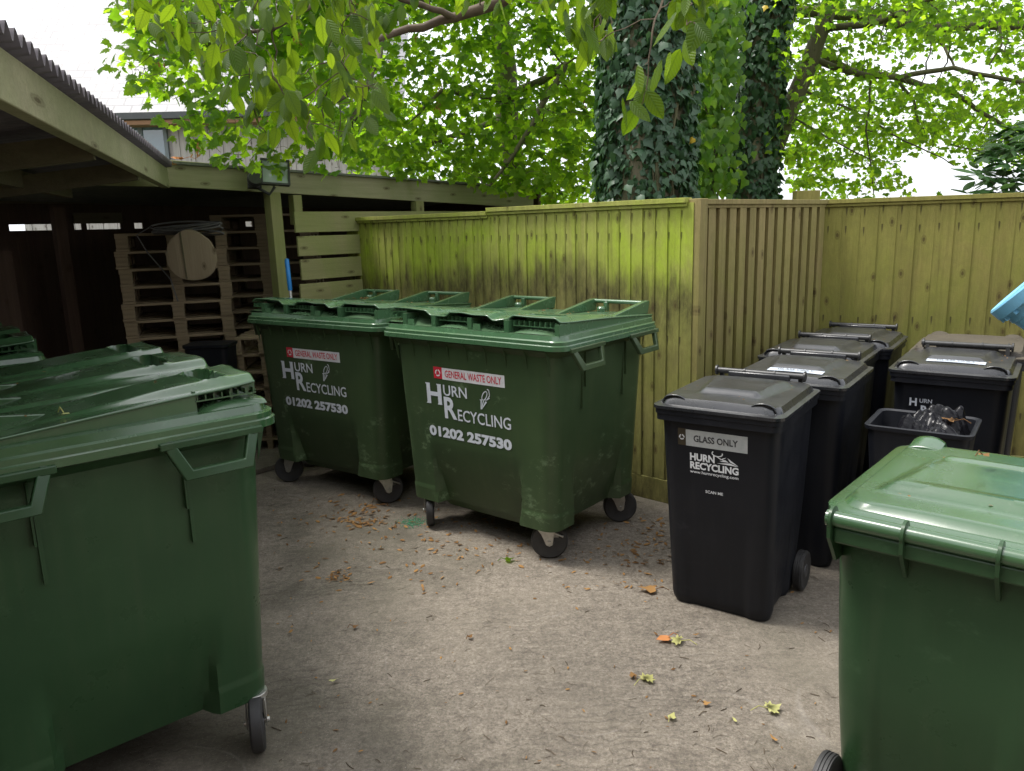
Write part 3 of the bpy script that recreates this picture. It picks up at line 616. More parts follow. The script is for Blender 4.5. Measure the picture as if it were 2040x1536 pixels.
KW = [('black bin at the front of the column, grey sticker and white lettering on its front', (.882, 3.265), -34.6),
      ('black bin second in the column, pale sticker lying on its dusty lid', (1.39, 3.82), -35.5),
      ('black bin third in the column, dusty lid with a pale blue grey panel', (1.74, 4.46), -36),
      ('black bin at the back of the column, deepest in the fence corner', (2.15, 4.92), -35),
      ('wide black bin right of the column, pale sticker on lid, partly hidden lettering', (2.30, 3.95), -36)]
blk = [wheelie('wheelie_bin', KW[0][0], KW[0][1], KW[0][2], BLACK, BLACKLID, group=bg_)]
for lab, p, a in KW[1:]:
    c = copy_tree(blk[0]); c.location = (p[0], p[1], 0); c.rotation_euler = (0, 0, R(a)); c['label'] = lab; blk.append(c)
kk = (.035-.122)/.943; PK = (.122-.004*kk, kk)
K = blk[0]
flat([[(-.181, .829), (-.143, .829), (-.143, .910), (-.181, .910)]], DKBROWN, K, PK, 'brown_symbol_panel')
stK = flat([[(-.143, .829), (.140, .829), (.140, .907), (-.143, .907)]], STICKG, K, PK, 'sticker')
flat(recyc(-.162, .868, .0105, .0025), WHITE, K, PK, 'recycling_symbol', .0024)
text('GLASS ONLY', .046, DARKTXT, stK, 0, 0, PK, 1, .0012, fit=(-.106, .098, .852, .884))
text('HURN', .047, WHITE, K, 0, 0, PK, 1, .0018, fit=(-.124, -.008, .761, .797))
text('RECYCLING', .047, WHITE, K, 0, 0, PK, 1, .0018, fit=(-.124, .101, .720, .756))
text('www.hurnrecycling.com', .0245, WHITE, K, 0, 0, PK, 1, .0003, fit=(-.125, .100, .695, .714))
text('SCAN ME', .0205, WHITE, K, 0, 0, PK, 1, .0003, fit=(-.052, .030, .610, .624))
q = [[(.002, .764), (.100, .761), (.062, .772)], [(.016, .774), (.056, .775), (.040, .785)], [(.014, .779), (.036, .789), (.046, .797), (.030, .791)], [(.064, .776), (.100, .763), (.050, .796)]]
q += stroke([(.004+.024*math.cos(R(a)), .809+.013*math.sin(R(a))) for a in range(140, 400, 20)], .0025)+stroke([(-.002, .798), (.014, .788), (.034, .782)], .002)
flat(q, WHITE, K, PK, 'swirl_emblem', .0020)
text('H', .060, GREYWHITE, blk[4], -.185, .815, PK, .95, .002); text('URN', .032, GREYWHITE, blk[4], -.135, .835, PK, .95, .0004)
text('R', .066, GREYWHITE, blk[4], -.128, .772, PK, .9, .002); text('ECYCLING', .034, GREYWHITE, blk[4], -.086, .772, PK, .9, .0004)
# stickers lying on two lids
for b_, yy in ((blk[1], .115), (blk[4], .125)):
    mb = MB(); z1 = .963+.04+.040-.004; mb.grid(lambda u, v: (lerp(-.13, .15, u), lerp(yy, yy+.065, v), z1+.0085+.012*(1-(lerp(-.13, .15, u)/.285)**2)-.004*(1-v)), 12, 3)
    s_ = mb.build('lid_sticker', STICKLID, b_, 30)
    lt = text('GLASS ONLY', .040, DARKTXT, s_, 0, 0, (0, 0), .8, .0005, align='CENTER')
    for v in lt.data.vertices: v.co = (v.co.x+.01, yy+.018+v.co.z, z1+.0115+.012*(1-(v.co.x/.285)**2))
binE = wheelie('wheelie_bin', 'dusty brown-lidded bin behind the sticker-lidded bin, turned to face the fence', (3.02, 4.92), 145, BLACK, BROWNLID, W=.60, D=.74, H=.985, plateau=False, group=bg_)
binF = copy_tree(blk[0]); binF.location = (2.70, 3.25, 0); binF.rotation_euler = (0, 0, R(-36)); binF.scale = (1, 1, 1.12); binF['label'] = 'black bin beneath the blue bucket, almost all beyond the right edge'
for c in [x for x in list(bpy.data.objects) if x.parent == binF and ('lettering' in x.name or 'sticker' in x.name or 'panel' in x.name or 'emblem' in x.name or 'symbol' in x.name)]:
    for d in [x for x in list(bpy.data.objects) if x.parent == c]: bpy.data.objects.remove(d)
    bpy.data.objects.remove(c)
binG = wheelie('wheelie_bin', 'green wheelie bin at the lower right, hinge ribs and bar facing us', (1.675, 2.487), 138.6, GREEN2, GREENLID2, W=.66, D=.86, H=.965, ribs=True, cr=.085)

# ------------------------------------------------------------ open tub with bin bag
t = empty('open_tub', (1.98, 3.58, 0), R(-36)); tag(t, 'open black tub with a rim, holding a black bag, behind the green wheelie bin', 'tub')
mb = MB(); zt = .835
mb.loft([rrect(.155, -.13, .13, .03, .0), rrect(.215, -.19, .19, .04, zt), rrect(.228, -.203, .203, .045, zt+.004), rrect(.230, -.205, .205, .045, zt+.022), rrect(.220, -.195, .195, .04, zt+.026), rrect(.208, -.183, .183, .04, zt+.018), rrect(.206, -.180, .180, .04, zt-.02), rrect(.175, -.15, .15, .03, .35)], True, True)
mb.build('tub_body', BLACK, t, 32)
mb = MB(); prs = np.random.RandomState(3)
ctr = [(prs.uniform(-.1, .17), prs.uniform(-.14, .14), prs.uniform(.03, .07), prs.uniform(.03, .09)) for _ in range(26)]
def bagf(u, v):
    x = lerp(-.19, .2, u); y = lerp(-.165, .165, v); z = .77
    for cx, cy, rr_, hh in ctr: z += .55*hh*max(0, 1-math.hypot((x-cx), (y-cy)*1.3)/rr_/1.6)
    z += .026*abs(math.sin(x*24+y*15+3*math.sin(y*11)))+.010*abs(math.sin(x*47-y*36+2*math.sin(x*20)))
    e = min(1, max(0, (.205-abs(x-.0))/.05)*1)*min(1, (.18-abs(y))/.05); z = lerp(.76, z, min(1, max(0, e)))
    if x < -.10: z = lerp(z, .775, min(1, (-.10-x)/.05))
    return (x, y, z+.03*sst(-.05, .1, y)*sst(-.1, .05, x))
mb.grid(bagf, 70, 60); bb = mb.build('bin_bag', BAG, None, 22); bb.location = t.location; bb.rotation_euler = t.rotation_euler
tag(bb, 'crumpled shiny black bin bag lying in the open black tub', 'bin bag')

# ------------------------------------------------------------ bucket
ax = Vector((-.60, .42, .68)).normalized(); base = Vector((2.375, 3.20, 1.165))
bu = empty('plastic_bucket', base); tag(bu, 'light blue plastic bucket tilted at the right edge', 'bucket')
mb = MB(); o0 = Vector((.08, 0, .14))
mb.lathe([(.125, 0), (.155, .24), (.160, .245), (.160, .27), (.166, .285), (.186, .290), (.188, .335), (.180, .342), (.165, .335), (.150, .24), (.12, .01)], o0, ax, 48); mb.build('bucket_body', BLUEP, bu, 30)
mb = MB()
X_ = ax.orthogonal().normalized(); Y_ = ax.cross(X_)
for k in range(16):
    a = 2*math.pi*k/16; rr_ = X_*math.cos(a)+Y_*math.sin(a); c0 = o0+ax*.27+rr_*.172; mb.beam(c0, c0+ax*.04, .006, .022, rr_); mb.build('rim_rib', BLUEP, bu, 30); mb = MB()

# ------------------------------------------------------------ ground
mb = MB(); mb.add([(-400, -60, 0), (400, -60, 0), (400, 1500, 0), (-400, 1500, 0)], [(0, 1, 2, 3)]); tag(mb.build('ground', GRASSM, None, 0, loc=(0, 0, -.02)), kind='structure')
mb = MB(); mb.grid(lambda u, v: (lerp(-9, 9, u), lerp(-6, 12, v), 0), 4, 4); tag(mb.build('concrete_yard', GROUND, None, 0), kind='structure')

# ------------------------------------------------------------ fences
FH = 1.965
def fence(name, label, a, b, material, kind, step=None, posts=(), cap=True, boardw=.1, hfun=None, gb=True):
    a = Vector(a); b = Vector(b); d = (b-a); Lh = d.length; ang = math.atan2(d.y, d.x)
    root = empty(name, (a.x, a.y, 0), ang); tag(root, label, 'fence')
    n = int(Lh/boardw); bw = Lh/n; mb = MB(); r2 = random.Random(n)
    for i in range(n):
        x0 = i*bw; H = hfun(x0) if hfun else FH
        z0 = .16 if gb else .02; j = r2.uniform(-.003, .004)
        if kind == 'feather':                   # wedge board overlapping the next
            q = [(x0, -.008-j), (x0+bw*1.06, -.015-j), (x0+bw*1.06, -.006), (x0, .004)]
            mb.add([(x, y, z0) for x, y in q]+[(x, y, H-.03) for x, y in q], [(3, 2, 1, 0), (4, 5, 6, 7), (0, 1, 5, 4), (1, 2, 6, 5), (2, 3, 7, 6), (3, 0, 4, 7)])
        else:                                   # board on board: projecting batten then gap
            mb.box((x0, .0, z0), (x0+bw*.99, .018, H-.03)); mb.box((x0+bw*.04+j, -.026+j, z0), (x0+bw*.68+j, -.0005, H-.03))
    mb.build('boards', material, root, 20)
    mb = MB()
    if cap:
        segs = step or [(0, Lh, FH)]
        for x0, x1, H in segs: mb.box((x0, -.045, H-.03), (x1-.004, .035, H)); mb.box((x0, -.030, H-.052), (x1-.004, -.021, H-.0302))
        mb.build('capping_rail', material, root, 20, .002)
    if gb: mb = MB(); mb.box((0, -.016, 0), (Lh, .012, .158)); mb.build('gravel_board', F1M, root, 20, .003)
    for x, wd, H in posts:
        mb = MB(); mb.box((x-wd/2, -.052, 0), (x+wd/2, .05, H)); mb.build('post', material, root, 20, .003)
    mb = MB()
    for z in (.45, 1.1, 1.75): mb.beam((0, .05, z), (Lh, .05, z), .04, .07)
    mb.build('back_rail', material, root, 20)
    return root
J = (1.13, 4.75); E1 = (-1.46, 7.12); CR = (2.32, 5.75); E3 = (6.0, 4.05)
sp_ = 1.80
fence('feather_board_fence', 'bright algae-green board fence behind the two lettered bins', E1, J, F1M, 'feather',
      [(0, sp_, FH-.012), (sp_, 3.48, FH+.012)], [], True, .088, lambda x: FH-.012 if x < sp_ else FH+.012)
fence('ribbed_fence', 'short ribbed fence of narrow battens running back into the corner', J, CR, F2M, 'batten', None, [(.03, .075, FH+.004)], True, .104)
fence('feather_board_fence', 'olive brown board fence behind the black bins on the right', CR, E3, F3M, 'feather', None, [], True, .118)
mb = MB(); a = P(1610, 400, 6.6); mb.box((a.x-.1, a.y, 0), (a.x+.1, a.y+.1, a.z+.085)); tag(mb.build('fence_post', F3M, None, 20, .004), 'square wooden post top standing up behind the fence corner', 'post')

# ------------------------------------------------------------ shed and lean-to
sh = empty('timber_shed', (-2.56, 5.7, 0), math.atan2(3.3, 2.91)); tag(sh, 'open timber shed with corrugated lean-to roof and green weathered beams', 'shed')
SL = math.hypot(2.91, 3.3)
M_sh = Matrix.Translation((-2.56, 5.7, 0)) @ Matrix.Rotation(math.atan2(3.3, 2.91), 4, 'Z'); Mi = M_sh.inverted()
def ls(u, v, dist): return Mi @ P(u, v, dist)
# header beam (local x along the front, -y faces the yard)
mb = MB(); A0, A1 = Vector((-1.7, 0, 2.285)), Vector((0.06, 0, 2.28)); mb.beam(A0, A1, .045, .19); mb.build('header_beam', SHEDW, sh, 20, .004)
mb = MB(); mb.beam(Vector((.062, 0, 2.285)), Vector((SL-.1, 0, 2.135)), .045, .19); mb.build('front_beam', SHEDW, sh, 20, .004)
# felt roof behind, falling away from the yard
mb = MB()
rz = [(-1.8, -.06, 2.392), (SL+.05, -.05, 2.248), (SL+.05, 3.2, 2.05), (-1.8, 3.2, 2.14)]
mb.add([tuple(v) for v in rz]+[(x, y, z+.018) for x, y, z in rz], [(3, 2, 1, 0), (4, 5, 6, 7), (0, 1, 5, 4), (1, 2, 6, 5), (2, 3, 7, 6), (3, 0, 4, 7)]); mb.build('felt_roof', FELT, sh, 0)
# post and slatted side bay
pu = ls(562, 500, 6.42)
mb = MB(); mb.beam((pu.x, .0, 0), (pu.x-.02, .0, 2.16), .10, .10, (0, 1, 0)); mb.build('post', SHEDV, sh, 20, .004)
x0 = ls(570, 480, 6.6).x; x1 = SL-.2
for i, (zt_, zb_) in enumerate(((2.005, 1.835), (1.805, 1.640), (1.612, 1.440), (1.408, 1.235), (1.205, 1.03), (1.00, .83), (.80, .63), (.60, .43), (.40, .23))):
    mb = MB(); xe = x1 if i == 0 else 2.65; mb.box((x0+.012*((i*7) % 3), -.075, zb_), (xe, -.052, zt_)); mb.build('slat', PLANKW, sh, 20, .003)
mb = MB(); mb.box((x0+.02, -.05, 1.9), (x0+.10, .03, 2.14)); mb.build('slat_batten', SHEDV, sh, 20, .003); mb = MB(); mb.box((2.5, -.05, 0), (2.6, .03, 2.1)); mb.build('slat_batten', SHEDV, sh, 20, .003)
# inner walls
BY = 2.35
mb = MB()
def onback(u, v):
    a_ = ls(u, v, 1.0); b_ = ls(u, v, 12.0); t_ = (BY-a_.y)/(b_.y-a_.y); return a_.lerp(b_, t_)
zs0, zs1 = onback(130, 458).z, onback(130, 446).z
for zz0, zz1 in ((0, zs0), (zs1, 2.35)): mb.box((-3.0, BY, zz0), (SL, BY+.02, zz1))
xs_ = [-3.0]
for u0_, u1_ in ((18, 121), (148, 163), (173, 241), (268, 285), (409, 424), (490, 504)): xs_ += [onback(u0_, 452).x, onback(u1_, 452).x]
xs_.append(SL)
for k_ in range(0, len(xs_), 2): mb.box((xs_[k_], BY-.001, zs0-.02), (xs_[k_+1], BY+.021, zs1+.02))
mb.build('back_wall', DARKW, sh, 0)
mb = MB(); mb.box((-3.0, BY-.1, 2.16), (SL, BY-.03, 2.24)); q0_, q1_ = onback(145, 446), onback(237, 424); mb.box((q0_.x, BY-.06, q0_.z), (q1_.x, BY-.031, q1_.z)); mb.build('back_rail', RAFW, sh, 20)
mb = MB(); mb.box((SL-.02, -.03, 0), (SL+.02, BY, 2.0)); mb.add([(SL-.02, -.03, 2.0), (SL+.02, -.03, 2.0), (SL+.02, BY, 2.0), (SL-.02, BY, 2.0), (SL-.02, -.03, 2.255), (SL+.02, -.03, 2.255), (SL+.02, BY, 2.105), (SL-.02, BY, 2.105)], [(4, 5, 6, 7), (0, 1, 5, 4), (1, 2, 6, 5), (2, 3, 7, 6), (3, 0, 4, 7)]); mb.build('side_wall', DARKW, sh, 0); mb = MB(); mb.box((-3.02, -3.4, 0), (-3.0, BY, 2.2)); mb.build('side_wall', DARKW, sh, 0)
mb = MB()
for xx in (-1.2, -.1): mb.box((xx, BY-.7, 0), (xx+.09, BY-.6, 2.1))
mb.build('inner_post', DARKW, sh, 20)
# dark partition boards on the left
mb = MB()
for k in range(9): mb.box((-2.2+k*.2, BY-.55, .1), (-2.2+k*.2+.185, BY-.53, 1.75))
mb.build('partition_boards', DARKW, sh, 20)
# lean-to: front fascia running towards the yard entrance
F0 = Mi @ P(327, 347, 5.62); F1 = Mi @ P(0, 145, 2.10); F0.z = 2.235; F1.z = 2.235; dv = (F1-F0).normalized(); F1 = F0+dv*5.2
mb = MB(); mb.beam(F0, F1, .05, .135); mb.build('fascia', SHEDW, sh, 20, .004)
# corrugated sheet
nrm = Vector((dv.y, -dv.x, 0));
if (Mi.to_3x3() @ Vector((1, 0, 0))).dot(nrm) < 0: nrm = -nrm       # towards the open yard
def corr(u, v):
    s_ = u*5.2; t_ = lerp(.06, -3.2, v); p = F0+dv*s_+nrm*t_; p.z = 2.235+.068+.018+.02*math.sin(s_*2*math.pi/.076)+t_*.13
    return tuple(p)
mb = MB(); mb.grid(corr, 560, 3); ro = mb.build('corrugated_roof', ROOFC, sh, 60); m_ = ro.modifiers.new('solid', 'SOLIDIFY'); m_.thickness = .004
# purlins / rafters below the sheet
mb = MB()
for t_ in (-.62, -1.35, -2.1, -2.9): a = F0+nrm*t_; b = F1+nrm*t_; a.z = b.z = 2.235+t_*.13; mb.beam(a, b, .05, .09)
mb.build('purlin', RAFW, sh, 20)
mb = MB()
for s_ in (1.15, 2.4, 3.9): a = F0+dv*s_-nrm*.03; b = a-nrm*3.1; a.z = 2.20; b.z = 2.20-3.1*.13; mb.beam(a, b, .05, .10)
mb.build('rafter', RAFW, sh, 20)
a = F0+dv*5.0; mb = MB(); mb.beam((a.x, a.y, 0), (a.x, a.y, 2.17), .1, .1, (0, 1, 0)); mb.build('post', SHEDV, sh, 20)

mb = MB(); mb.box((-3.0, -.42, .004), (SL, BY, .045)); o = mb.build('shed_floor_slab', GROUND, None, 20, .006); o.location = (-2.56, 5.7, 0); o.rotation_euler = (0, 0, math.atan2(3.3, 2.91)); tag(o, kind='structure')
# ------------------------------------------------------------ pallets
def make_pallet(w_, d_):
    r = empty('wooden_pallet'); tag(r, 'x', 'pallet', 'wooden pallets stacked in the shed')
    mb = MB()
    n = 5
    for k in range(n): y = lerp(0, d_-.1, k/(n-1)); mb.box((0, y, .122), (w_, y+.10, .142))
    mb.build('deck_boards', PALW, r, 20, .002)
    mb = MB()
    for x in (0, w_/2-.05, w_-.1): mb.box((x, 0, .1005), (x+.10, d_, .1215))
    mb.build('stringer_boards', PALW, r, 20, .002)
    b9 = None
    for x in (0, w_/2-.05, w_-.1):
        for y in (0, d_/2-.06, d_-.12):
            if b9 is None: mb = MB(); mb.box((.004, .004, .021), (.096, .12, .100)); b9 = bk = mb.build('block', PALW, r, 20, .003)
            else: bk = b9.copy(); C.objects.link(bk)
            bk.location = (x, y, 0)
    mb = MB()
    for x in (0, w_/2-.05, w_-.1): mb.box((x, 0, 0), (x+.10, d_, .020))
    mb.build('base_boards', PALW, r, 20, .002); return r
ORD = ['topmost', 'second', 'third', 'fourth', 'fifth', 'sixth', 'seventh', 'eighth', 'ninth', 'tenth', 'eleventh', 'twelfth', 'thirteenth', 'fourteenth']
pal0 = make_pallet(.86, .8); first = True
for sname, (u, dist), n, rz, wd in (('left stack behind the oval board', (243, 6.35), 13, 22, 1), ('tall stack beside the shed post', (437, 7.0), 14, 8, 1), ('low stack beside the lettered bin', (462, 6.25), 7, 6, .48)):
    b0 = P(u, 600, dist)
    for k in range(n):
        if first: pp = pal0; first = False
        else: pp = copy_tree(pal0)
        jx = rnd.uniform(-.012, .012); pp.location = (b0.x+jx-.0, b0.y+rnd.uniform(-.012, .012), k*.1435); pp.rotation_euler = (0, 0, R(rz+rnd.uniform(-1.2, 1.2))); pp.scale = (wd, 1, 1)
        i = n-1-k; pp['label'] = ('topmost pallet of the ' if i == 0 else ORD[i]+' pallet from the top of the ')+sname

# oval board hung on the stack
ov = empty('oval_board', P(382, 508, 6.22)); ov.rotation_euler = (R(8), 0, R(8)); tag(ov, 'pale oval wooden board with a seam, hung on the left pallet stack', 'board')
mb = MB(); pts = []
for k in range(40):
    a = 2*math.pi*k/40; x = .175*math.cos(a)*(1-.10*math.sin(a)); z = .205*math.sin(a); 
    if z > .12: x *= 1-.25*(z-.12)/.09
    pts.append((abs(x)**.92*(1 if x > 0 else -1)*.95, z))
mb.loft([[(x, 0, z) for x, z in pts], [(x*.98, -.022, z*.98) for x, z in pts], [(x*.9, -.026, z*.9) for x, z in pts]][::1], True, True); mb.build('board_face', OVALW, ov, 30)
mb = MB(); mb.box((-.062, -.034, -.185), (-.050, -.024, .185)); mb.build('seam_strip', RAFW, ov, 30)
mb = MB(); c0 = P(300, 452, 6.3)
for j in range(5): mb.tube([c0+Vector((.0+.28*(1+math.cos(a_))*1.0, .05*math.sin(a_)+j*.015, .035*math.sin(a_+j)-.01*j)) for a_ in np.linspace(0, 6.28, 22)], .008, 5)
mb.tube([c0+Vector((-.0, 0, 0)), c0+Vector((-.12, 0, -.06)), c0+Vector((-.05, 0, -.2)), c0+Vector((.12, -.02, -.42)), c0+Vector((.16, -.02, -.6))], .006, 5)
tag(mb.build('coiled_cable', CABLE, None, 40), 'tangled grey cable draped over the left pallet stack', 'cable')
mb = MB(); c0 = P(450, 690, 6.0); mb.loft([rrect(.13, -.1, .1, .04, 0), rrect(.17, -.13, .13, .05, c0.z), rrect(.18, -.14, .14, .05, c0.z+.01), rrect(.18, -.14, .14, .05, c0.z+.03), rrect(.16, -.12, .12, .05, c0.z+.03)], True, True)
o = mb.build('dark_tub', BLACK, None, 30); o.location = (c0.x-.12, c0.y, 0); tag(o, 'dark tub standing in the shadow in front of the pallets', 'tub')

# ------------------------------------------------------------ mop handle and floodlight
b1 = P(571, 515, 6.25); b0 = P(585, 640, 6.15); dd = (b0-b1); bot = b1+dd*(b1.z/(-dd.z))
mp = empty('mop', (bot.x, bot.y, 0)); tag(mp, 'mop with a blue grip leaning on the shed post', 'mop'); o_ = Vector((bot.x, bot.y, 0))
nn_ = (b1-bot).normalized(); mb = MB(); mb.tube([bot-o_+nn_*.02, b1-o_-nn_*.10], .0115, 10); mb.build('handle', STEEL, mp, 30)
mb = MB(); mb.tube([b1-o_-nn_*.26, b1-o_-nn_*.25, b1-o_-nn_*.02, b1-o_-nn_*.005, b1-o_], [.014, .018, .018, .015, .006], 12); mb.build('grip', BLUEG, mp, 30)
mb = MB(); mb.lathe([(.05, 0), (.06, .03), (.03, .09), (.015, .12)], (0, 0, .002), (0, 0, 1), 14); mb.build('mop_head', CABLE, mp, 30)
fc = P(548, 343, 6.18); fl = empty('floodlight', fc); fl.rotation_euler = (R(-12), R(4), R(24)); tag(fl, 'black floodlight with a square glass clamped to the shed beam', 'floodlight')
mb = MB(); mb.loft([[(-.11, 0, -.10), (.11, 0, -.10), (.11, 0, .10), (-.11, 0, .10)], [(-.11, .035, -.10), (.11, .035, -.10), (.11, .035, .10), (-.11, .035, .10)], [(-.07, .08, -.06), (.07, .08, -.06), (.07, .08, .06), (-.07, .08, .06)]]); hs_ = mb.build('housing', BLKM, fl, 30, .006)
mb = MB()
for k in range(7): mb.box((-.09+k*.03-.002, .03, -.08), (-.09+k*.03+.002, .095, .08))
mb.build('cooling_fins', BLKM, hs_, 30)
mb = MB(); mb.box((-.095, -.006, -.085), (.095, -.001, .085)); mb.build('glass', LGLASS, fl, 0)
mb = MB()
for a, b in (((-.11, -.016, -.10), (.11, .0, -.085)), ((-.11, -.016, .085), (.11, .0, .10)), ((-.11, -.016, -.085), (-.095, .0, .085)), ((.095, -.016, -.085), (.11, .0, .085))): mb.box(a, b)
mb.build('bezel', BLKM, fl, 30)
mb = MB(); mb.tube([(.0, .05, -.10), (-.04, .06, -.16), (-.15, .07, -.10)], .012, 8); mb.lathe([(.055, 0), (.06, .02), (.05, .05)], (-.15, .03, -.07), (0, -1, .2), 18); mb.box((-.20, .04, -.12), (-.10, .09, -.02)); mb.build('bracket', BLKM, fl, 30)

# ------------------------------------------------------------ house
ho = empty('slate_roof_house', (-8.6, 14, 0), R(1.5)); tag(ho, 'timber clad house with pale slate roof and grey window beyond the shed', 'house')
hl = P(770, 300, 14).x+8.6; ez = P(300, 221, 13.6).z
mb = MB(); wx0, wx1, wz0, wz1 = 1.35, P(333, 300, 14).x+8.6, ez-1.35, P(300, 244, 14).z; mlx = P(281, 300, 14).x+8.6
nb = 52; bw = hl/nb
for k in range(nb):
    x = k*bw; 
    for z0, z1 in (((0, wz0-.05), (wz1+.05, ez-.2)) if wx0-.05 < x+bw/2 < wx1+.05 else ((0, ez-.2),)): mb.box((x, (k % 2)*.012, z0), (x+bw-.006, .03+(k % 2)*.012, z1))
mb.box((0, .05, 0), (hl, .2, ez+.2)); mb.build('wall', HCLAD, ho, 0)
mb = MB(); mb.box((-.3, -.36, ez-.20), (hl+.3, .04, ez-.13)); mb.build('soffit_board', HBRN, ho, 0)
mb = MB(); mb.box((-.3, -.40, ez-.12), (hl+.3, -.29, ez-.0)); mb.build('gutter', GUTM, ho, 20, .01)
f = MB()
for a, b in (((wx0, wz0), (wx1, wz0+.06)), ((wx0, wz1-.06), (wx1, wz1)), ((wx0, wz0+.06), (wx0+.06, wz1-.06)), ((wx1-.06, wz0+.06), (wx1, wz1-.06)), ((mlx-.04, wz0+.06), (mlx+.04, wz1-.06))): f.box((a[0], -.02, a[1]), (b[0], .045, b[1]))
wn = f.build('window', FRAMEM, ho, 0)
mb = MB()
for a, b in ((wx0+.06, mlx-.04), (mlx+.04, wx1-.06)): mb.box((a, .0, wz0+.06), (b, .02, wz1-.06))
mb.build('pane', WGLASS, wn, 0)
mb = MB(); Ls = 7.5; mb.add([(-.35, -.38, ez-.01), (hl+.35, -.38, ez-.01), (hl+.35, -.38+Ls*.70, ez-.01+Ls*.714), (-.35, -.38+Ls*.70, ez-.01+Ls*.714), (-.35, -.33, ez-.09), (hl+.35, -.33, ez-.09), (hl+.35, -.33+Ls*.70, ez-.09+Ls*.714), (-.35, -.33+Ls*.70, ez-.09+Ls*.714)], [(0, 1, 2, 3), (7, 6, 5, 4), (0, 4, 5, 1), (1, 5, 6, 2), (3, 7, 4, 0)])
ro = mb.build('roof', SLATE, ho, 0); uvl = ro.data.uv_layers.new(name='UVMap')
for lp in ro.data.loops:
    v = ro.data.vertices[lp.vertex_index].co; uvl.data[lp.index].uv = (v.x, (v.y+.38)/.70)

# unseen brick building added behind the camera to keep light off the bin sides
BRK = mat('red_brown_brick'); nt_ = BRK[1]; br_ = N(nt_, 'TexBrick'); br_.inputs['Scale'].default_value = 1; br_.inputs['Brick Width'].default_value = .225; br_.inputs['Row Height'].default_value = .075; br_.inputs['Mortar Size'].default_value = .008
br_.inputs['Color1'].default_value = (.16, .07, .045, 1); br_.inputs['Color2'].default_value = (.22, .10, .06, 1); br_.inputs['Mortar'].default_value = (.25, .23, .2, 1)
tc_ = N(nt_, 'TexCoord'); sp1 = N(nt_, 'SeparateXYZ'); cb1 = N(nt_, 'CombineXYZ'); L(nt_, tc_.outputs['Object'], sp1.inputs[0]); L(nt_, sp1.outputs[0], cb1.inputs[0]); L(nt_, sp1.outputs[2], cb1.inputs[1]); L(nt_, cb1.outputs[0], br_.inputs['Vector'])
L(nt_, br_.outputs[0], BRK[2].inputs['Base Color']); BRK[2].inputs['Roughness'].default_value = .9
bb_ = empty('added_brick_block', (0, -2.6, 0)); tag(bb_, 'unseen brick building added behind the camera to darken the bin sides', 'building')
mb = MB(); mb.box((-6, -3, 0), (6, 0, 3.6)); mb.build('wall', BRK[0], bb_, 0)
mb = MB(); mb.add([(-6.2, -3.2, 3.6), (6.2, -3.2, 3.6), (6.2, .25, 3.6), (-6.2, .25, 3.6), (-6.2, -1.5, 5.0), (6.2, -1.5, 5.0)], [(3, 2, 1, 0), (0, 1, 5, 4), (2, 3, 4, 5), (1, 2, 5), (3, 0, 4)]); mb.build('roof', FELT, bb_, 0)
# ------------------------------------------------------------ foliage
def leaf_shape(kind):
    if kind == 'syc':
        ang = [-90, -62, -40, -22, -8, 8, 26, 42, 58, 74, 90, 106, 122, 138, 154, 172, 188, 202, 220, 242]
        rad = [.18, .42, .62, .50, .82, .60, .86, .52, .70, .72, 1.0, .72, .70, .52, .86, .60, .82, .50, .62, .42]
        pts = [(0, 0, 0)]+[(r*math.cos(R(a))*.62, r*math.sin(R(a))*.55+.12, -.10*r*r) for a, r in zip(ang, rad)]
        n = len(ang); return pts, [(0, 1+k, 1+(k+1) % n) for k in range(n)]
    if kind == 'horn':
        n = 9; L_ = []; 
        prof = [0, .13, .20, .235, .245, .235, .205, .155, .08, 0]
        pts = []; fs = []
        for i, w_ in enumerate(prof):
            y = i/n-.0; z = -.10*(y-.3)**2; pts += [(-w_, y, z-.10*w_+ (.012 if i % 2 else 0)), (0, y+.0, z+.02), (w_, y, z-.10*w_+(.012 if i % 2 else 0))]
        for i in range(n):
            a = 3*i; fs += [(a, a+1, a+4, a+3), (a+1, a+2, a+5, a+4)]
        return pts, fs
    if kind == 'ivy':
        pts = [(0, .25, .03), (0, -.05, 0), (.28, -.12, -.05), (.50, .22, -.10), (.26, .50, -.04), (0, 1.0, -.12), (-.26, .50, -.04), (-.50, .22, -.10), (-.28, -.12, -.05)]
        return pts, [(0, k, k+1 if k < 8 else 1) for k in range(1, 9)]
    if kind == 'laur':
        prof = [.02, .12, .17, .18, .16, .10, .01]; pts = []; fs = []
        for i, w_ in enumerate(prof): y = i/6; z = -.15*y*y; pts += [(-w_, y, z-.02), (0, y, z+.015), (w_, y, z-.02)]
        for i in range(6): a = 3*i; fs += [(a, a+1, a+4, a+3), (a+1, a+2, a+5, a+4)]
        return pts, fs
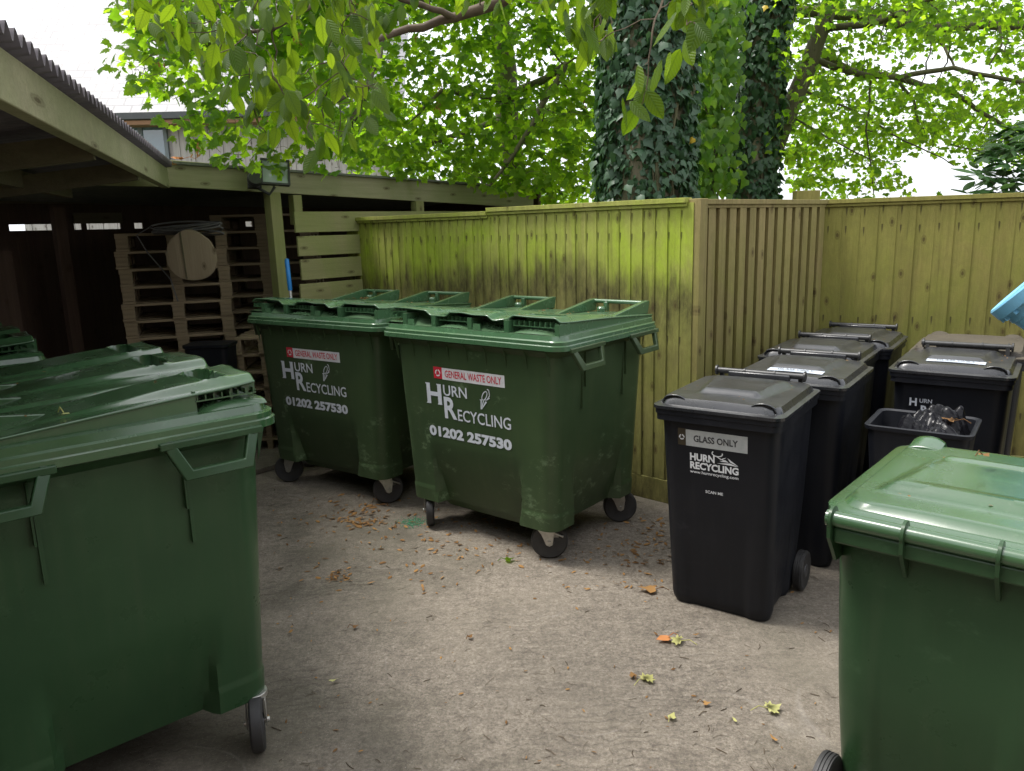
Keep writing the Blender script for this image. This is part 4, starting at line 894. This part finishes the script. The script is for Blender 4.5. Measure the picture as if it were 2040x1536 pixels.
def leaves(name, kind, P_, Y_, N_, S_, material, parent, tint=None, uv=False, curl=.0):
    """one mesh of many leaves: position, tip direction, normal, size arrays"""
    pts, fs = leaf_shape(kind); pts = np.array(pts); n = len(P_)
    P_ = np.array(P_); Y_ = np.array(Y_); N_ = np.array(N_); S_ = np.array(S_)
    Y_ = Y_/np.linalg.norm(Y_, axis=1)[:, None]; N_ = N_-(N_*Y_).sum(1)[:, None]*Y_; N_ = N_/(np.linalg.norm(N_, axis=1)[:, None]+1e-9); X_ = np.cross(Y_, N_)
    cz = NR.uniform(.3, 1.8, n)[:, None]
    V = P_[:, None, :]+S_[:, None, None]*(pts[None, :, 0:1]*X_[:, None, :]+pts[None, :, 1:2]*Y_[:, None, :]+(pts[None, :, 2]*cz)[:, :, None]*N_[:, None, :])
    V = V.reshape(-1, 3); m = len(pts); k = len(fs[0]); F = np.array(fs); A = (F[None]+(np.arange(n)*m)[:, None, None]).reshape(-1, k)
    me = bpy.data.meshes.new(name); me.vertices.add(len(V)); me.vertices.foreach_set('co', V.ravel()); me.loops.add(A.size); me.loops.foreach_set('vertex_index', A.ravel().astype(np.int32))
    me.polygons.add(len(A)); me.polygons.foreach_set('loop_start', (np.arange(len(A))*k).astype(np.int32)); me.update(calc_edges=True); me.validate()
    at = me.attributes.new('tint', 'FLOAT', 'POINT'); t_ = tint if tint is not None else NR.uniform(0, 1, n); at.data.foreach_set('value', np.repeat(t_, m).astype(np.float32))
    if uv:
        ul = me.uv_layers.new(name='UVMap'); UV = pts[:, :2][F.ravel()]; ul.data.foreach_set('uv', np.tile(UV.ravel(), n).astype(np.float32))
    me.shade_smooth(); me.materials.append(material); o = bpy.data.objects.new(name, me); C.objects.link(o)
    if parent is not None: o.parent = parent
    return o
def wob(a, b, n, amp, sag=0):
    a = Vector(a); b = Vector(b); out = []; l = (b-a).length; off = Vector((0, 0, 0))
    for i in range(n+1):
        t = i/n; out.append(a.lerp(b, t)+Vector([rnd.gauss(0, 1) for _ in range(3)])*amp*l*math.sin(math.pi*t)+Vector((0, 0, -sag*l*4*t*(1-t))))
    return out
class Branches:
    def __init__(s): s.nodes = []; s.mb = MB()
    def limb(s, pts, r0, r1, n=8, amp=.015, sub=4):
        path = []
        for a, b in zip(pts, pts[1:]): path += wob(a, b, sub, amp)[:-1]
        path.append(Vector(pts[-1])); m = len(path); s.mb.tube(path, [lerp(r0, r1, i/(m-1)) for i in range(m)], n)
        s.nodes += [(p, lerp(r0, r1, i/(m-1))) for i, p in enumerate(path)]
    def grow(s, targets, maxr=.010, sag=.03):
        targets = list(targets); NP = np.array([tuple(p) for p, _ in s.nodes]); NRr = [r for _, r in s.nodes]
        order = sorted(range(len(targets)), key=lambda i: float(np.min(np.linalg.norm(NP-np.array(targets[i]), axis=1))))
        for i in order:
            t = np.array(targets[i]); dd_ = np.linalg.norm(NP-t, axis=1); j = int(np.argmin(dd_)); r = min(NRr[j]*.7, maxr); r = max(r, .0022)
            path = wob(NP[j], t, 4, .06, sag); s.mb.tube(path, [lerp(r, max(.0015, r*.5), q/4) for q in range(5)], 4, False)
            NP = np.vstack([NP, [tuple(path[2]), tuple(path[4])]]); NRr += [r*.75, r*.55]
def inpoly(u, v, poly):
    c = False; j = len(poly)-1
    for i in range(len(poly)):
        if (poly[i][1] > v) != (poly[j][1] > v) and u < (poly[j][0]-poly[i][0])*(v-poly[i][1])/(poly[j][1]-poly[i][1])+poly[i][0]: c = not c
        j = i
    return c
def clusters(poly, n, d0, d1, holes=()):
    us = [p[0] for p in poly]; vs = [p[1] for p in poly]; out = []; k = 0
    while len(out) < n and k < n*40:
        k += 1; u = rnd.uniform(min(us), max(us)); v = rnd.uniform(min(vs), max(vs))
        if not inpoly(u, v, poly): continue
        if any(((u-a)/rx)**2+((v-b)/ry)**2 < 1 for a, b, rx, ry in holes): continue
        out.append(P(u, v, rnd.uniform(d0, d1)))
    return out
def syc_leaves(cl, per=(5, 9), size=(.09, .15), spread=.16, toward=(0, -.5, .55), droop=.5):
    Ps, Ys, Ns, Ss = [], [], [], []
    for c in cl:
        for k in range(rnd.randint(*per)):
            a = rnd.uniform(0, 6.28); d = Vector((math.cos(a), math.sin(a), rnd.uniform(-.9, .15)*droop*2)); d.normalize()
            Ps.append(tuple(c+d*rnd.uniform(.3, 1)*spread)); Ys.append(tuple(d+Vector((0, 0, -.25)))); 
            nn = Vector(toward)+Vector((rnd.gauss(0, .45), rnd.gauss(0, .45), rnd.gauss(0, .35))); Ns.append(tuple(nn)); Ss.append(rnd.uniform(*size))
    return Ps, Ys, Ns, Ss

# --- sycamore behind the fence, centre and left
tr = empty('sycamore_tree', (0.2, 10.5, 0)); tag(tr, 'bright green sycamore whose lit crown spreads behind the fence and shed', 'tree')
o0 = -Vector((0.2, 10.5, 0))
br = Branches()
br.limb([(0.2, 10.5, 0), (0.1, 10.3, 2.5), (-.1, 10.0, 5)], .20, .12, 12)
br.limb([(0.1, 10.3, 2.8), P(1010, 200, 8.8), P(1125, 130, 8.0), P(1060, 250, 7.6), P(975, 370, 7.4)], .06, .014)
br.limb([(-.1, 10.0, 4.4), P(900, -60, 8.8), P(760, 60, 7.2), P(735, 170, 6.4), P(640, 215, 6.0)], .07, .012)
br.limb([P(735, 170, 6.4), P(690, 260, 6.3), P(640, 320, 6.3)], .018, .008)
br.limb([P(760, 60, 7.2), P(560, 70, 6.2), P(400, 90, 5.8), P(300, 110, 5.6)], .03, .008)
br.limb([(0.1, 10.3, 3.2), P(820, 300, 8.8), P(700, 330, 8.4)], .04, .010)
br.limb([P(1010, 200, 8.8), P(880, 180, 8.0), P(820, 240, 7.6)], .03, .008)
polyC = [(640, -260), (1230, -260), (1230, 410), (1010, 372), (860, 340), (720, 318), (660, 285), (610, 200), (600, 60)]
clC = clusters(polyC, 1050, 7.2, 9.8)+clusters([(700, 200), (1230, 200), (1230, 430), (980, 410), (700, 360)], 320, 10.2, 12)
polyL = [(330, -260), (700, -260), (760, 60), (730, 330), (640, 345), (560, 330), (480, 325), (400, 290), (350, 235), (330, 190), (235, 165), (215, 110), (245, 60), (270, -20)]
clL = clusters(polyL, 330, 5.0, 6.6, holes=((300, 225, 45, 30), (640, 100, 30, 30)))+clusters([(235, -60), (720, -60), (720, 110), (330, 120), (250, 60)], 150, 5.2, 6.6)
br.grow([tuple(x) for x in clL+clC[:230]])
tk = br.mb.build('branches', LIMB, tr, 60); tk.location = o0
a1 = syc_leaves(clC, (8, 12), (.075, .13), .20); a2 = syc_leaves(clL, (5, 9), (.07, .12), .15)
o = leaves('foliage', 'syc', a1[0]+a2[0], a1[1]+a2[1], a1[2]+a2[2], a1[3]+a2[3], SYC, tr); o.location = o0
Ps, Ys, Ns, Ss = [], [], [], []           # hanging seed bunches
for c in rnd.sample(clL, 26)+rnd.sample(clC, 40):
    for k in range(14):
        d = Vector((rnd.gauss(0, .5), rnd.gauss(0, .5), -1)); Ps.append(tuple(c+Vector((rnd.gauss(0, .018), rnd.gauss(0, .018), -.03-rnd.random()*.09)))); Ys.append(tuple(d)); Ns.append((rnd.gauss(0, 1), rnd.gauss(0, 1), rnd.gauss(0, .4))); Ss.append(rnd.uniform(.022, .038))
o = leaves('seed_keys', 'laur', Ps, Ys, Ns, Ss, SEEDM, tr); o.location = o0

# --- ivy covered trunks
def ivy_trunk(name, label, base, top, r, rivy, nleaf, bare=None, lean_to=None):
    root = empty(name, (base[0], base[1], 0)); tag(root, label, 'tree'); b0 = Vector((base[0], base[1], 0)); axis = Vector(top)-b0
    mb = MB(); pr = np.random.RandomState(int(r*100))
    nz, na = 90, 130; rings = []; fur = pr.rand(nz+1, na)
    for i in range(nz+1):
        t = i/nz; c = axis*t; rings.append([tuple(c+Vector((math.cos(a), math.sin(a), 0))*r*(1.15-.2*t)*(1+.07*math.sin(a*3+t*5)+.05*math.sin(a*7-t*9)+.045*abs(math.sin(a*17+2*math.sin(t*14+a*3)))+.02*fur[i, int(a/2/math.pi*na) % na])) for a in np.linspace(0, 2*math.pi, na, endpoint=False)])
    mb.loft(rings, True, True); mb.build('trunk', BARK, root, 60)
    Ps, Ys, Ns, Ss = [], [], [], []; st = MB()
    k = 0
    while len(Ps) < nleaf:
        t = rnd.random(); a = rnd.uniform(0, 2*math.pi)
        if bare:
            am, aw, dens = bare; da = abs((a-am+math.pi) % (2*math.pi)-math.pi)
            if da < aw*(1+.35*math.sin(t*19)) and rnd.random() > dens: continue
        lump = .5+.5*math.sin(a*4+t*23)*math.sin(t*41+a*2); lump = lump*.8+.35*(rnd.random() < .12); rr_ = lerp(r*1.05, rivy, rnd.random()**.6*(.35+.65*lump))
        d = Vector((math.cos(a), math.sin(a), 0)); p = axis*t+d*rr_
        Ps.append(tuple(p)); Ys.append((rnd.gauss(0, .5)-d.x*-.2, rnd.gauss(0, .5), -1)); nn = d+Vector((rnd.gauss(0, .55), rnd.gauss(0, .55), rnd.gauss(.4, .5))); Ns.append(tuple(nn)); Ss.append(rnd.uniform(.032, .065) if rnd.random() < .5 else rnd.uniform(.055, .098))
    leaves('ivy', 'ivy', Ps, Ys, Ns, Ss, IVY, root, tint=np.where(NR.rand(len(Ps)) < .0012, .99, NR.uniform(0, .9, len(Ps))))
    for j in range(14):                      # climbing ivy stems
        a = rnd.uniform(0, 6.28); pts = []
        for i in range(24):
            t = i/23; a += rnd.gauss(0, .12); pts.append(tuple(axis*t+Vector((math.cos(a), math.sin(a), 0))*r*1.16))
        st.tube(pts, rnd.uniform(.006, .016), 5, False)
    st.build('ivy_stems', LIMB, root, 60)
    return root
cdir = math.atan2(-6.6, -1.2)
T1 = ivy_trunk('ivy_clad_tree', 'broad tree trunk cloaked in dark ivy with bare bark showing', (1.13, 6.55), (1.20, 6.60, 6.5), .31, .455, 21000, bare=(cdir+.62, .2, .7))
T2 = ivy_trunk('ivy_clad_tree', 'slimmer dark ivy-covered trunk right of the broad trunk', (2.40, 8.0), (2.72, 8.1, 6.8), .17, .31, 9500, bare=(cdir+.2, .15, .8))
# hanging ivy curtain between the trunks
cl = clusters([(1390, -60), (1460, -60), (1445, 400), (1385, 400)], 300, 7.0, 7.9)
Ps, Ys, Ns, Ss = [], [], [], []
for c in cl:
    for k in range(6): Ps.append(tuple(c+Vector((rnd.gauss(0, .08), rnd.gauss(0, .08), rnd.gauss(0, .1))))); Ys.append((rnd.gauss(0, .4), rnd.gauss(0, .4), -1)); Ns.append((rnd.gauss(0, .5), -1+rnd.gauss(0, .4), rnd.gauss(.6, .3))); Ss.append(rnd.uniform(.06, .10))
iv = empty('ivy_bush', (1.85, 7.4, 0)); tag(iv, 'tall mass of green ivy filling the gap between the two trunks', 'ivy'); o = leaves('foliage', 'ivy', Ps, Ys, Ns, Ss, IVY2, iv); o.location = (-1.85, -7.4, 0)
mb = MB()
for k in range(7): mb.tube(wob((rnd.uniform(1.7, 2.0), rnd.uniform(7.2, 7.6), 0), tuple(P(rnd.uniform(1385, 1460), -20, 7.4)), 12, .02), .012, 5, False)
o = mb.build('stems', LIMB, iv, 60); o.location = (-1.85, -7.4, 0)

# --- leaning sycamore on the right
bx = P(1490, 420, 8.3); tr2 = empty('sycamore_tree', (bx.x-.15, bx.y, 0)); o2 = -Vector((bx.x-.15, bx.y, 0)); tag(tr2, 'leaning sycamore with bare grey limbs and open crown on the right', 'tree')
br = Branches()
br.limb([(bx.x-.15, bx.y, 0), P(1500, 400, 8.3), P(1560, 250, 8.3), P(1615, 120, 8.25), P(1665, -30, 8.2), P(1720, -260, 8.2)], .12, .065, 14, .006, 5)
br.limb([P(1610, 115, 8.3), P(1720, 150, 8.0), P(1790, 155, 7.9), P(1900, 135, 7.7), P(2060, 170, 7.4)], .035, .018)
br.limb([P(1575, 20, 8.8), P(1700, 30, 8.7), P(1850, 55, 8.6), P(2060, 50, 8.5), P(2300, 80, 8.4)], .06, .045, 10, .012)
br.limb([P(1630, 60, 8.3), P(1760, 40, 7.6), P(1870, -10, 7.2), P(2000, -60, 7.0)], .035, .022)
br.limb([P(1625, 95, 9.0), P(1690, 140, 9.0), P(1780, 152, 9.0), P(1900, 185, 9.0), P(2000, 250, 9.0)], .055, .02)
br.limb([P(1780, 152, 9.0), P(1820, 200, 9), P(1830, 250, 9), P(1900, 290, 9), P(1985, 310, 9)], .02, .008)
br.limb([P(1820, 50, 8.6), P(1880, 90, 8.4), P(1900, 130, 8.2)], .02, .012)
br.limb([P(1600, 180, 8.3), P(1700, 220, 8.1), P(1800, 280, 8.0), P(1900, 330, 8.0)], .014, .005)
br.limb([P(1735, 160, 8.0), P(1725, 260, 8.0), P(1735, 330, 8.0), P(1740, 395, 8.0)], .012, .005)
br.limb([P(1575, 230, 8.3), P(1660, 280, 8.1), P(1740, 320, 8.0)], .012, .005)
br.limb([P(1990, 30, 7.6), P(1995, 90, 7.5), P(1970, 130, 7.5)], .014, .007)
polyR = [(1560, -260), (2350, -260), (2350, 330), (2040, 320), (1960, 300), (1900, 340), (1880, 300), (1850, 270), (1830, 400), (1660, 400), (1540, 300), (1550, 100)]
hR = ((1870, 110, 65, 34), (1860, 330, 60, 60), (1680, 45, 45, 22), (1960, 210, 28, 22), (1690, 340, 40, 25), (1960, 120, 30, 22), (1790, 230, 22, 18), (1750, 110, 25, 14))
clR = clusters(polyR, 1150, 7.0, 10.2, hR)
br.grow([tuple(x) for x in clR], .009)
clR += clusters([(1600, 120), (2040, 190), (2040, 320), (1800, 300), (1680, 400), (1580, 380)], 330, 8.5, 11, ((1870, 340, 40, 40), (1700, 330, 25, 18), (1900, 240, 18, 14)))+clusters([(1560, -20), (2060, -20), (2060, 110), (1600, 90)], 160, 8.5, 11, ((1700, 45, 35, 15),))
cl2 = clusters([(1560, -20), (2040, -20), (2040, 60), (1600, 60)], 34, 6.4, 7.4)+clusters([(1560, 180), (1680, 180), (1660, 400), (1560, 380)], 42, 8.5, 10)
tk = br.mb.build('branches', LIMB, tr2, 60); tk.location = o2
a1 = syc_leaves(clR+cl2, (6, 10), (.05, .10), .17); o = leaves('foliage', 'syc', *a1, SYC, tr2); o.location = o2

# --- laurel shrub far right
lx = P(2050, 330, 6.9); la = empty('laurel_shrub', (lx.x, lx.y, 0)); tag(la, 'dark glossy-leaved shrub rising over the fence at the right edge', 'shrub'); ol = -Vector((lx.x, lx.y, 0))
br = Branches(); br.limb([(lx.x, lx.y, 0), (lx.x, lx.y, 2)], .03, .015); cl = clusters([(1950, 330), (1990, 260), (2050, 220), (2250, 200), (2250, 420), (1900, 385), (1900, 362)], 64, 6.6, 7.3)
br.grow([tuple(x) for x in cl], .008); o = br.mb.build('stems', LIMB, la, 60); o.location = ol
Ps, Ys, Ns, Ss = [], [], [], []
for c in cl:
    for k in range(9):
        a = rnd.uniform(0, 6.28); d = Vector((math.cos(a), math.sin(a), rnd.uniform(-.5, .5))); Ps.append(tuple(c+d*.03)); Ys.append(tuple(d)); Ns.append((rnd.gauss(0, .3), rnd.gauss(-.3, .3), 1)); Ss.append(rnd.uniform(.13, .2))
o = leaves('foliage', 'laur', Ps, Ys, Ns, Ss, LAUR, la); o.location = ol

# --- hornbeam hanging over the yard (trunk stands right of the yard, outside the view)
hb0 = Vector((4.6, 1.2, 0)); hb = empty('hornbeam_tree', hb0); tag(hb, 'near overhanging tree with drooping twigs of long serrated ribbed leaves', 'tree')
br = Branches()
br.limb([hb0, hb0+Vector((-.1, .1, 2.2)), hb0+Vector((-.5, .4, 4.2))], .16, .10, 12)
br.limb([hb0+Vector((-.4, .35, 3.8)), P(1500, -420, 3.4), P(1180, -160, 3.7), P(1000, 2, 3.9), P(905, 35, 3.9), P(780, 68, 3.8), P(700, 100, 3.6)], .05, .010, 8, .02)
br.limb([P(905, 35, 3.9), P(840, 10, 3.7), P(760, -20, 3.5), P(640, -10, 3.3), P(540, 60, 3.1), P(470, 65, 3.0)], .016, .006, 7, .03)
br.limb([P(1180, -160, 3.7), P(1050, -180, 3.2), P(700, -150, 2.9), P(500, -60, 2.8), P(380, -10, 2.8)], .02, .006, 7, .03)
br.limb([P(1500, -420, 3.4), P(1400, -160, 2.6), P(1330, -30, 2.4)], .014, .005, 7)
polyH = [(270, -120), (770, -120), (770, 90), (760, 200), (720, 290), (670, 310), (610, 315), (560, 300), (480, 280), (430, 250), (380, 130), (330, 60), (270, 60)]
clH = clusters(polyH, 112, 2.5, 3.5, holes=((620, 70, 35, 50), (420, 190, 30, 40)))
clH += clusters([(1140, -80), (1220, -80), (1215, 70), (1170, 110)], 16, 2.2, 2.8)+clusters([(1350, -80), (1420, -80), (1400, 60), (1345, 20)], 12, 2.0, 2.4)
clH += [P(1285, 130, 2.3), P(1290, 180, 2.3), P(1275, 215, 2.3)]
clH += clusters([(780, -60), (1130, -60), (1120, 10), (800, 20)], 12, 3.2, 3.8)
br.limb([P(1330, -30, 2.4), P(1300, 60, 2.32), P(1287, 180, 2.3)], .004, .0015, 5)
br.grow([tuple(x) for x in clH], .0045, .02)
tk = br.mb.build('branches', TWIG, hb, 60); tk.location = -hb0
Ps, Ys, Ns, Ss = [], [], [], []
for c in clH:
    d0 = Vector((rnd.gauss(0, 1), rnd.gauss(0, 1), -.7)).normalized()
    for k in range(rnd.randint(3, 5)):
        p = c-d0*(.035*k)+Vector((rnd.gauss(0, .012), rnd.gauss(0, .012), 0)); sd_ = d0.cross(Vector((0, 0, 1)))*(1 if k % 2 else -1)
        Ps.append(tuple(p)); Ys.append(tuple(Vector((0, 0, -1.1))+sd_*.6+d0*.4+Vector([rnd.gauss(0, .28) for _ in range(3)]))); Ns.append((rnd.gauss(0, .95), -1+rnd.gauss(0, .6), .5+rnd.gauss(0, .5))); Ss.append(rnd.uniform(.055, .105))
o = leaves('foliage', 'horn', Ps, Ys, Ns, Ss, HORN, hb, uv=True); o.location = -hb0

# ------------------------------------------------------------ fallen leaves
def gp(u, v):                                # ground point
    d = Fv+Rv*(u-1020)/FPX+Uv*(768-v)/FPX; t = -EYE/d[2]; return Vector(np.array([0, 0, EYE])+d*t)
def fallen(u, v, size, kind, m, label, ang=None, z=.012, at=None):
    p = at or gp(u, v); a = rnd.uniform(0, 6.28) if ang is None else R(ang)
    o = leaves('fallen_leaf', kind, [(0, 0, 0)], [(math.cos(a), math.sin(a), .12)], [(rnd.gauss(0, .3), rnd.gauss(0, .3), 1)], [size], m, None)
    me = o.data
    for v_ in me.vertices: q = v_.co; v_.co.z = abs(.18*size*math.sin(q.x/size*5+1)*math.cos(q.y/size*4))+.1*size*(q.x*q.x+q.y*q.y)/(size*size)
    if kind in ('syc', 'ivy'):
        st = MB(); st.tube([(0, 0, .004), (-math.cos(a)*size*.5, -math.sin(a)*size*.5, .02), (-math.cos(a)*size*.9, -math.sin(a)*size*.85, .004)], .0018, 5); s_ = st.build('stalk', m, o, 60)
    o.location = (p.x, p.y, p.z+z); tag(o, label, 'leaf', 'leaves lying about the yard'); return o
fallen(1355, 1283, .085, 'syc', YLEAF, 'pale green curled leaf with long stalk in front of the front black bin', 150)
fallen(1330, 1276, .06, 'ivy', RLEAF, 'rusty orange leaf touching the pale stalked leaf', 200)
fallen(1380, 1271, .035, 'laur', DRY, 'small tan leaf scrap right of the rusty orange leaf', 10)
fallen(1285, 1360, .075, 'syc', YLEAF, 'yellow lobed leaf with browned edge on the open concrete', 40)
fallen(1262, 1354, .035, 'ivy', DRY, 'brown scrap beside the yellow lobed leaf', 100)
fallen(1530, 1418, .08, 'syc', YLEAF, 'pale twisted lobed leaf nearest the green wheelie bin', 10)
fallen(1303, 1180, .085, 'ivy', DRY, 'dry orange brown leaf beside the foot of the front black bin', 170)
fallen(1337, 1437, .035, 'ivy', YLEAF, 'tiny rolled yellow leaf low in the middle of the concrete', 60)
fallen(1402, 1407, .030, 'ivy', DRY, 'small amber leaf between the two pale lobed leaves', 0)
fallen(1468, 1445, .030, 'laur', YLEAF, 'narrow yellow seed-like leaf below the twisted leaf', 110)
fallen(1549, 1483, .036, 'laur', DRY, 'tan oval leaf near the bottom wheel of the green bin', 120)
fallen(655, 1364, .045, 'laur', YLEAF, 'yellow green oval leaf near the closest large bin', 20)
fallen(704, 1254, .030, 'ivy', DRY, 'round tan leaf lying alone left of centre', 30)
fallen(573, 1268, .038, 'laur', DRY, 'folded tan leaf beside the closest large bin', 60)
fallen(935, 1275, .028, 'ivy', DRY, 'crumpled brown leaf in the middle of the concrete', 60)
fallen(1008, 1120, .055, 'ivy', SYC, 'green leaf fragment left of the front castor', 20)
fallen(1025, 1110, .042, 'laur', DRY, 'rolled tan leaf touching the green fragment', 30)
fallen(0, 0, .11, 'syc', RLEAF, 'orange dead leaf caught on the shed roof edge', 200, .0, at=P(362, 318, 5.72))
fallen(0, 0, .05, 'syc', DRY, 'small dead leaf caught beside the orange one on the shed roof edge', 100, .0, at=P(346, 328, 5.66))
tl = fallen(0, 0, .085, 'syc', DRY, 'tan dead leaf with red stalk lying on the black bin bag', 130, .0, at=Vector((2.08, 3.50, .875)))
# litter nobody could count: seed husks, crumbs, twigs
Ps, Ys, Ns, Ss, Tn = [], [], [], [], []
def lit(n, u0, u1, v0, v1, s0, s1, dens=None):
    k = 0
    while k < n:
        u = rnd.uniform(u0, u1); v = rnd.uniform(v0, v1)
        if dens and rnd.random() > dens(u, v): continue
        p = gp(u, v); a = rnd.uniform(0, 6.28); Ps.append((p.x, p.y, .006)); Ys.append((math.cos(a), math.sin(a), rnd.uniform(0, .3))); Ns.append((rnd.gauss(0, .5), rnd.gauss(0, .5), 1)); Ss.append(rnd.uniform(s0, s1)); Tn.append(rnd.random()); k += 1
lit(250, 530, 1330, 960, 1200, .012, .045, lambda u, v: math.exp(-((v-1060)/90)**2)*(.25+.75*math.exp(-((u-800)/230)**2)))
lit(60, 650, 820, 985, 1060, .03, .06)
lit(90, 520, 1680, 1130, 1536, .010, .026)
lit(60, 1120, 1330, 1080, 1180, .012, .035)
lit(70, 690, 760, 1015, 1050, .015, .05)
lit(45, 655, 700, 1135, 1160, .012, .035)
lit(90, 840, 1300, 1040, 1110, .012, .04)
lit(50, 1260, 1330, 1030, 1130, .015, .05)
def on_bin(b_, n, x0, x1, y0, y1, zfn, s0=.010, s1=.028):
    M_ = Matrix.Translation(b_.location) @ Matrix.Rotation(b_.rotation_euler.z, 4, 'Z')
    for k in range(n):
        x = rnd.uniform(x0, x1); y = rnd.uniform(y0, y1); p = M_ @ Vector((x, y, zfn(x, y))); a = rnd.uniform(0, 6.28)
        Ps.append(tuple(p)); Ys.append((math.cos(a), math.sin(a), rnd.uniform(-.05, .15))); Ns.append((rnd.gauss(0, .4), rnd.gauss(0, .4), 1)); Ss.append(rnd.uniform(s0, s1)); Tn.append(rnd.random())
for b_ in (binA, binB): on_bin(b_, 26, -.55, .55, .2, .95, lambda x, y: lerp(1.358, 1.300, y)+.012)
on_bin(binA, 30, -.6, -.2, .8, 1.0, lambda x, y: 1.32, .02, .05)
on_bin(binL, 24, -.55, .55, .2, .95, lambda x, y: lerp(1.358, 1.300, y)+.012, .008, .02)
for b_ in blk: on_bin(b_, 22, -.24, .24, .08, .6, lambda x, y: 1.003+.052, .006, .018)
on_bin(binG, 8, -.25, .25, .1, .7, lambda x, y: 1.005+.05, .006, .016)
o = leaves('leaf_litter', 'laur', Ps, Ys, Ns, Ss, DRY, None, tint=np.array(Tn)); tag(o, 'scattered tan husks and leaf crumbs around the lettered bins', 'leaf litter', kind='stuff')
for pmat, num, s0, s1, nm, lb in ((TWIG, 420, .012, .05, 'twig_litter', 'thin dark twigs and pine needles strewn over the concrete'), (GROUND, 0, 0, 0, '', '')):
    if not num: continue
    mb = MB()
    for k in range(num):
        p = gp(rnd.uniform(480, 1700), rnd.uniform(960, 1536)); a = rnd.uniform(0, 6.28); l = rnd.uniform(s0, s1); d = Vector((math.cos(a), math.sin(a), 0))*l
        mb.tube([p+Vector((0, 0, .002)), p+d*.5+Vector((rnd.gauss(0, .1)*l, rnd.gauss(0, .1)*l, .004)), p+d+Vector((0, 0, .002))], .0008 if rnd.random() < .8 else .0018, 3, False)
    tag(mb.build(nm, pmat, None, 0), lb, 'twigs', kind='stuff')
mb = MB()
GRAN = simple('green_granule', (.03, .16, .08), (.06, .26, .13), 40, .6)
for k in range(420):
    p = gp(826, 1040)+Vector((rnd.gauss(0, .05), rnd.gauss(0, .045), .0)); s_ = rnd.uniform(.0012, .0028); mb.box((p.x-s_, p.y-s_, .0), (p.x+s_, p.y+s_, s_*1.6), None)
tag(mb.build('green_granules', GRAN, None, 0), 'spilled green granules beside the castor of the right lettered bin', 'granules', kind='stuff')
# bits of litter on lids
def lidleaf(b_, x, y, z, m, label, s_=.035):
    p = Matrix.Translation(b_.location) @ Matrix.Rotation(b_.rotation_euler.z, 4, 'Z') @ Vector((x, y, z)); fallen(0, 0, s_, 'ivy', m, label, None, .0, at=p)
lidleaf(binL, -.40, .32, 1.345, DRY, 'tiny golden leaf scrap on the closest large green lid, nearer its front')
lidleaf(binL, -.52, .60, 1.328, YLEAF, 'tiny pale scrap on the closest large green lid, further back', .025)
lidleaf(binG, .02, .36, 1.11, DRY, 'small brown leaf on the green wheelie bin lid', .035)
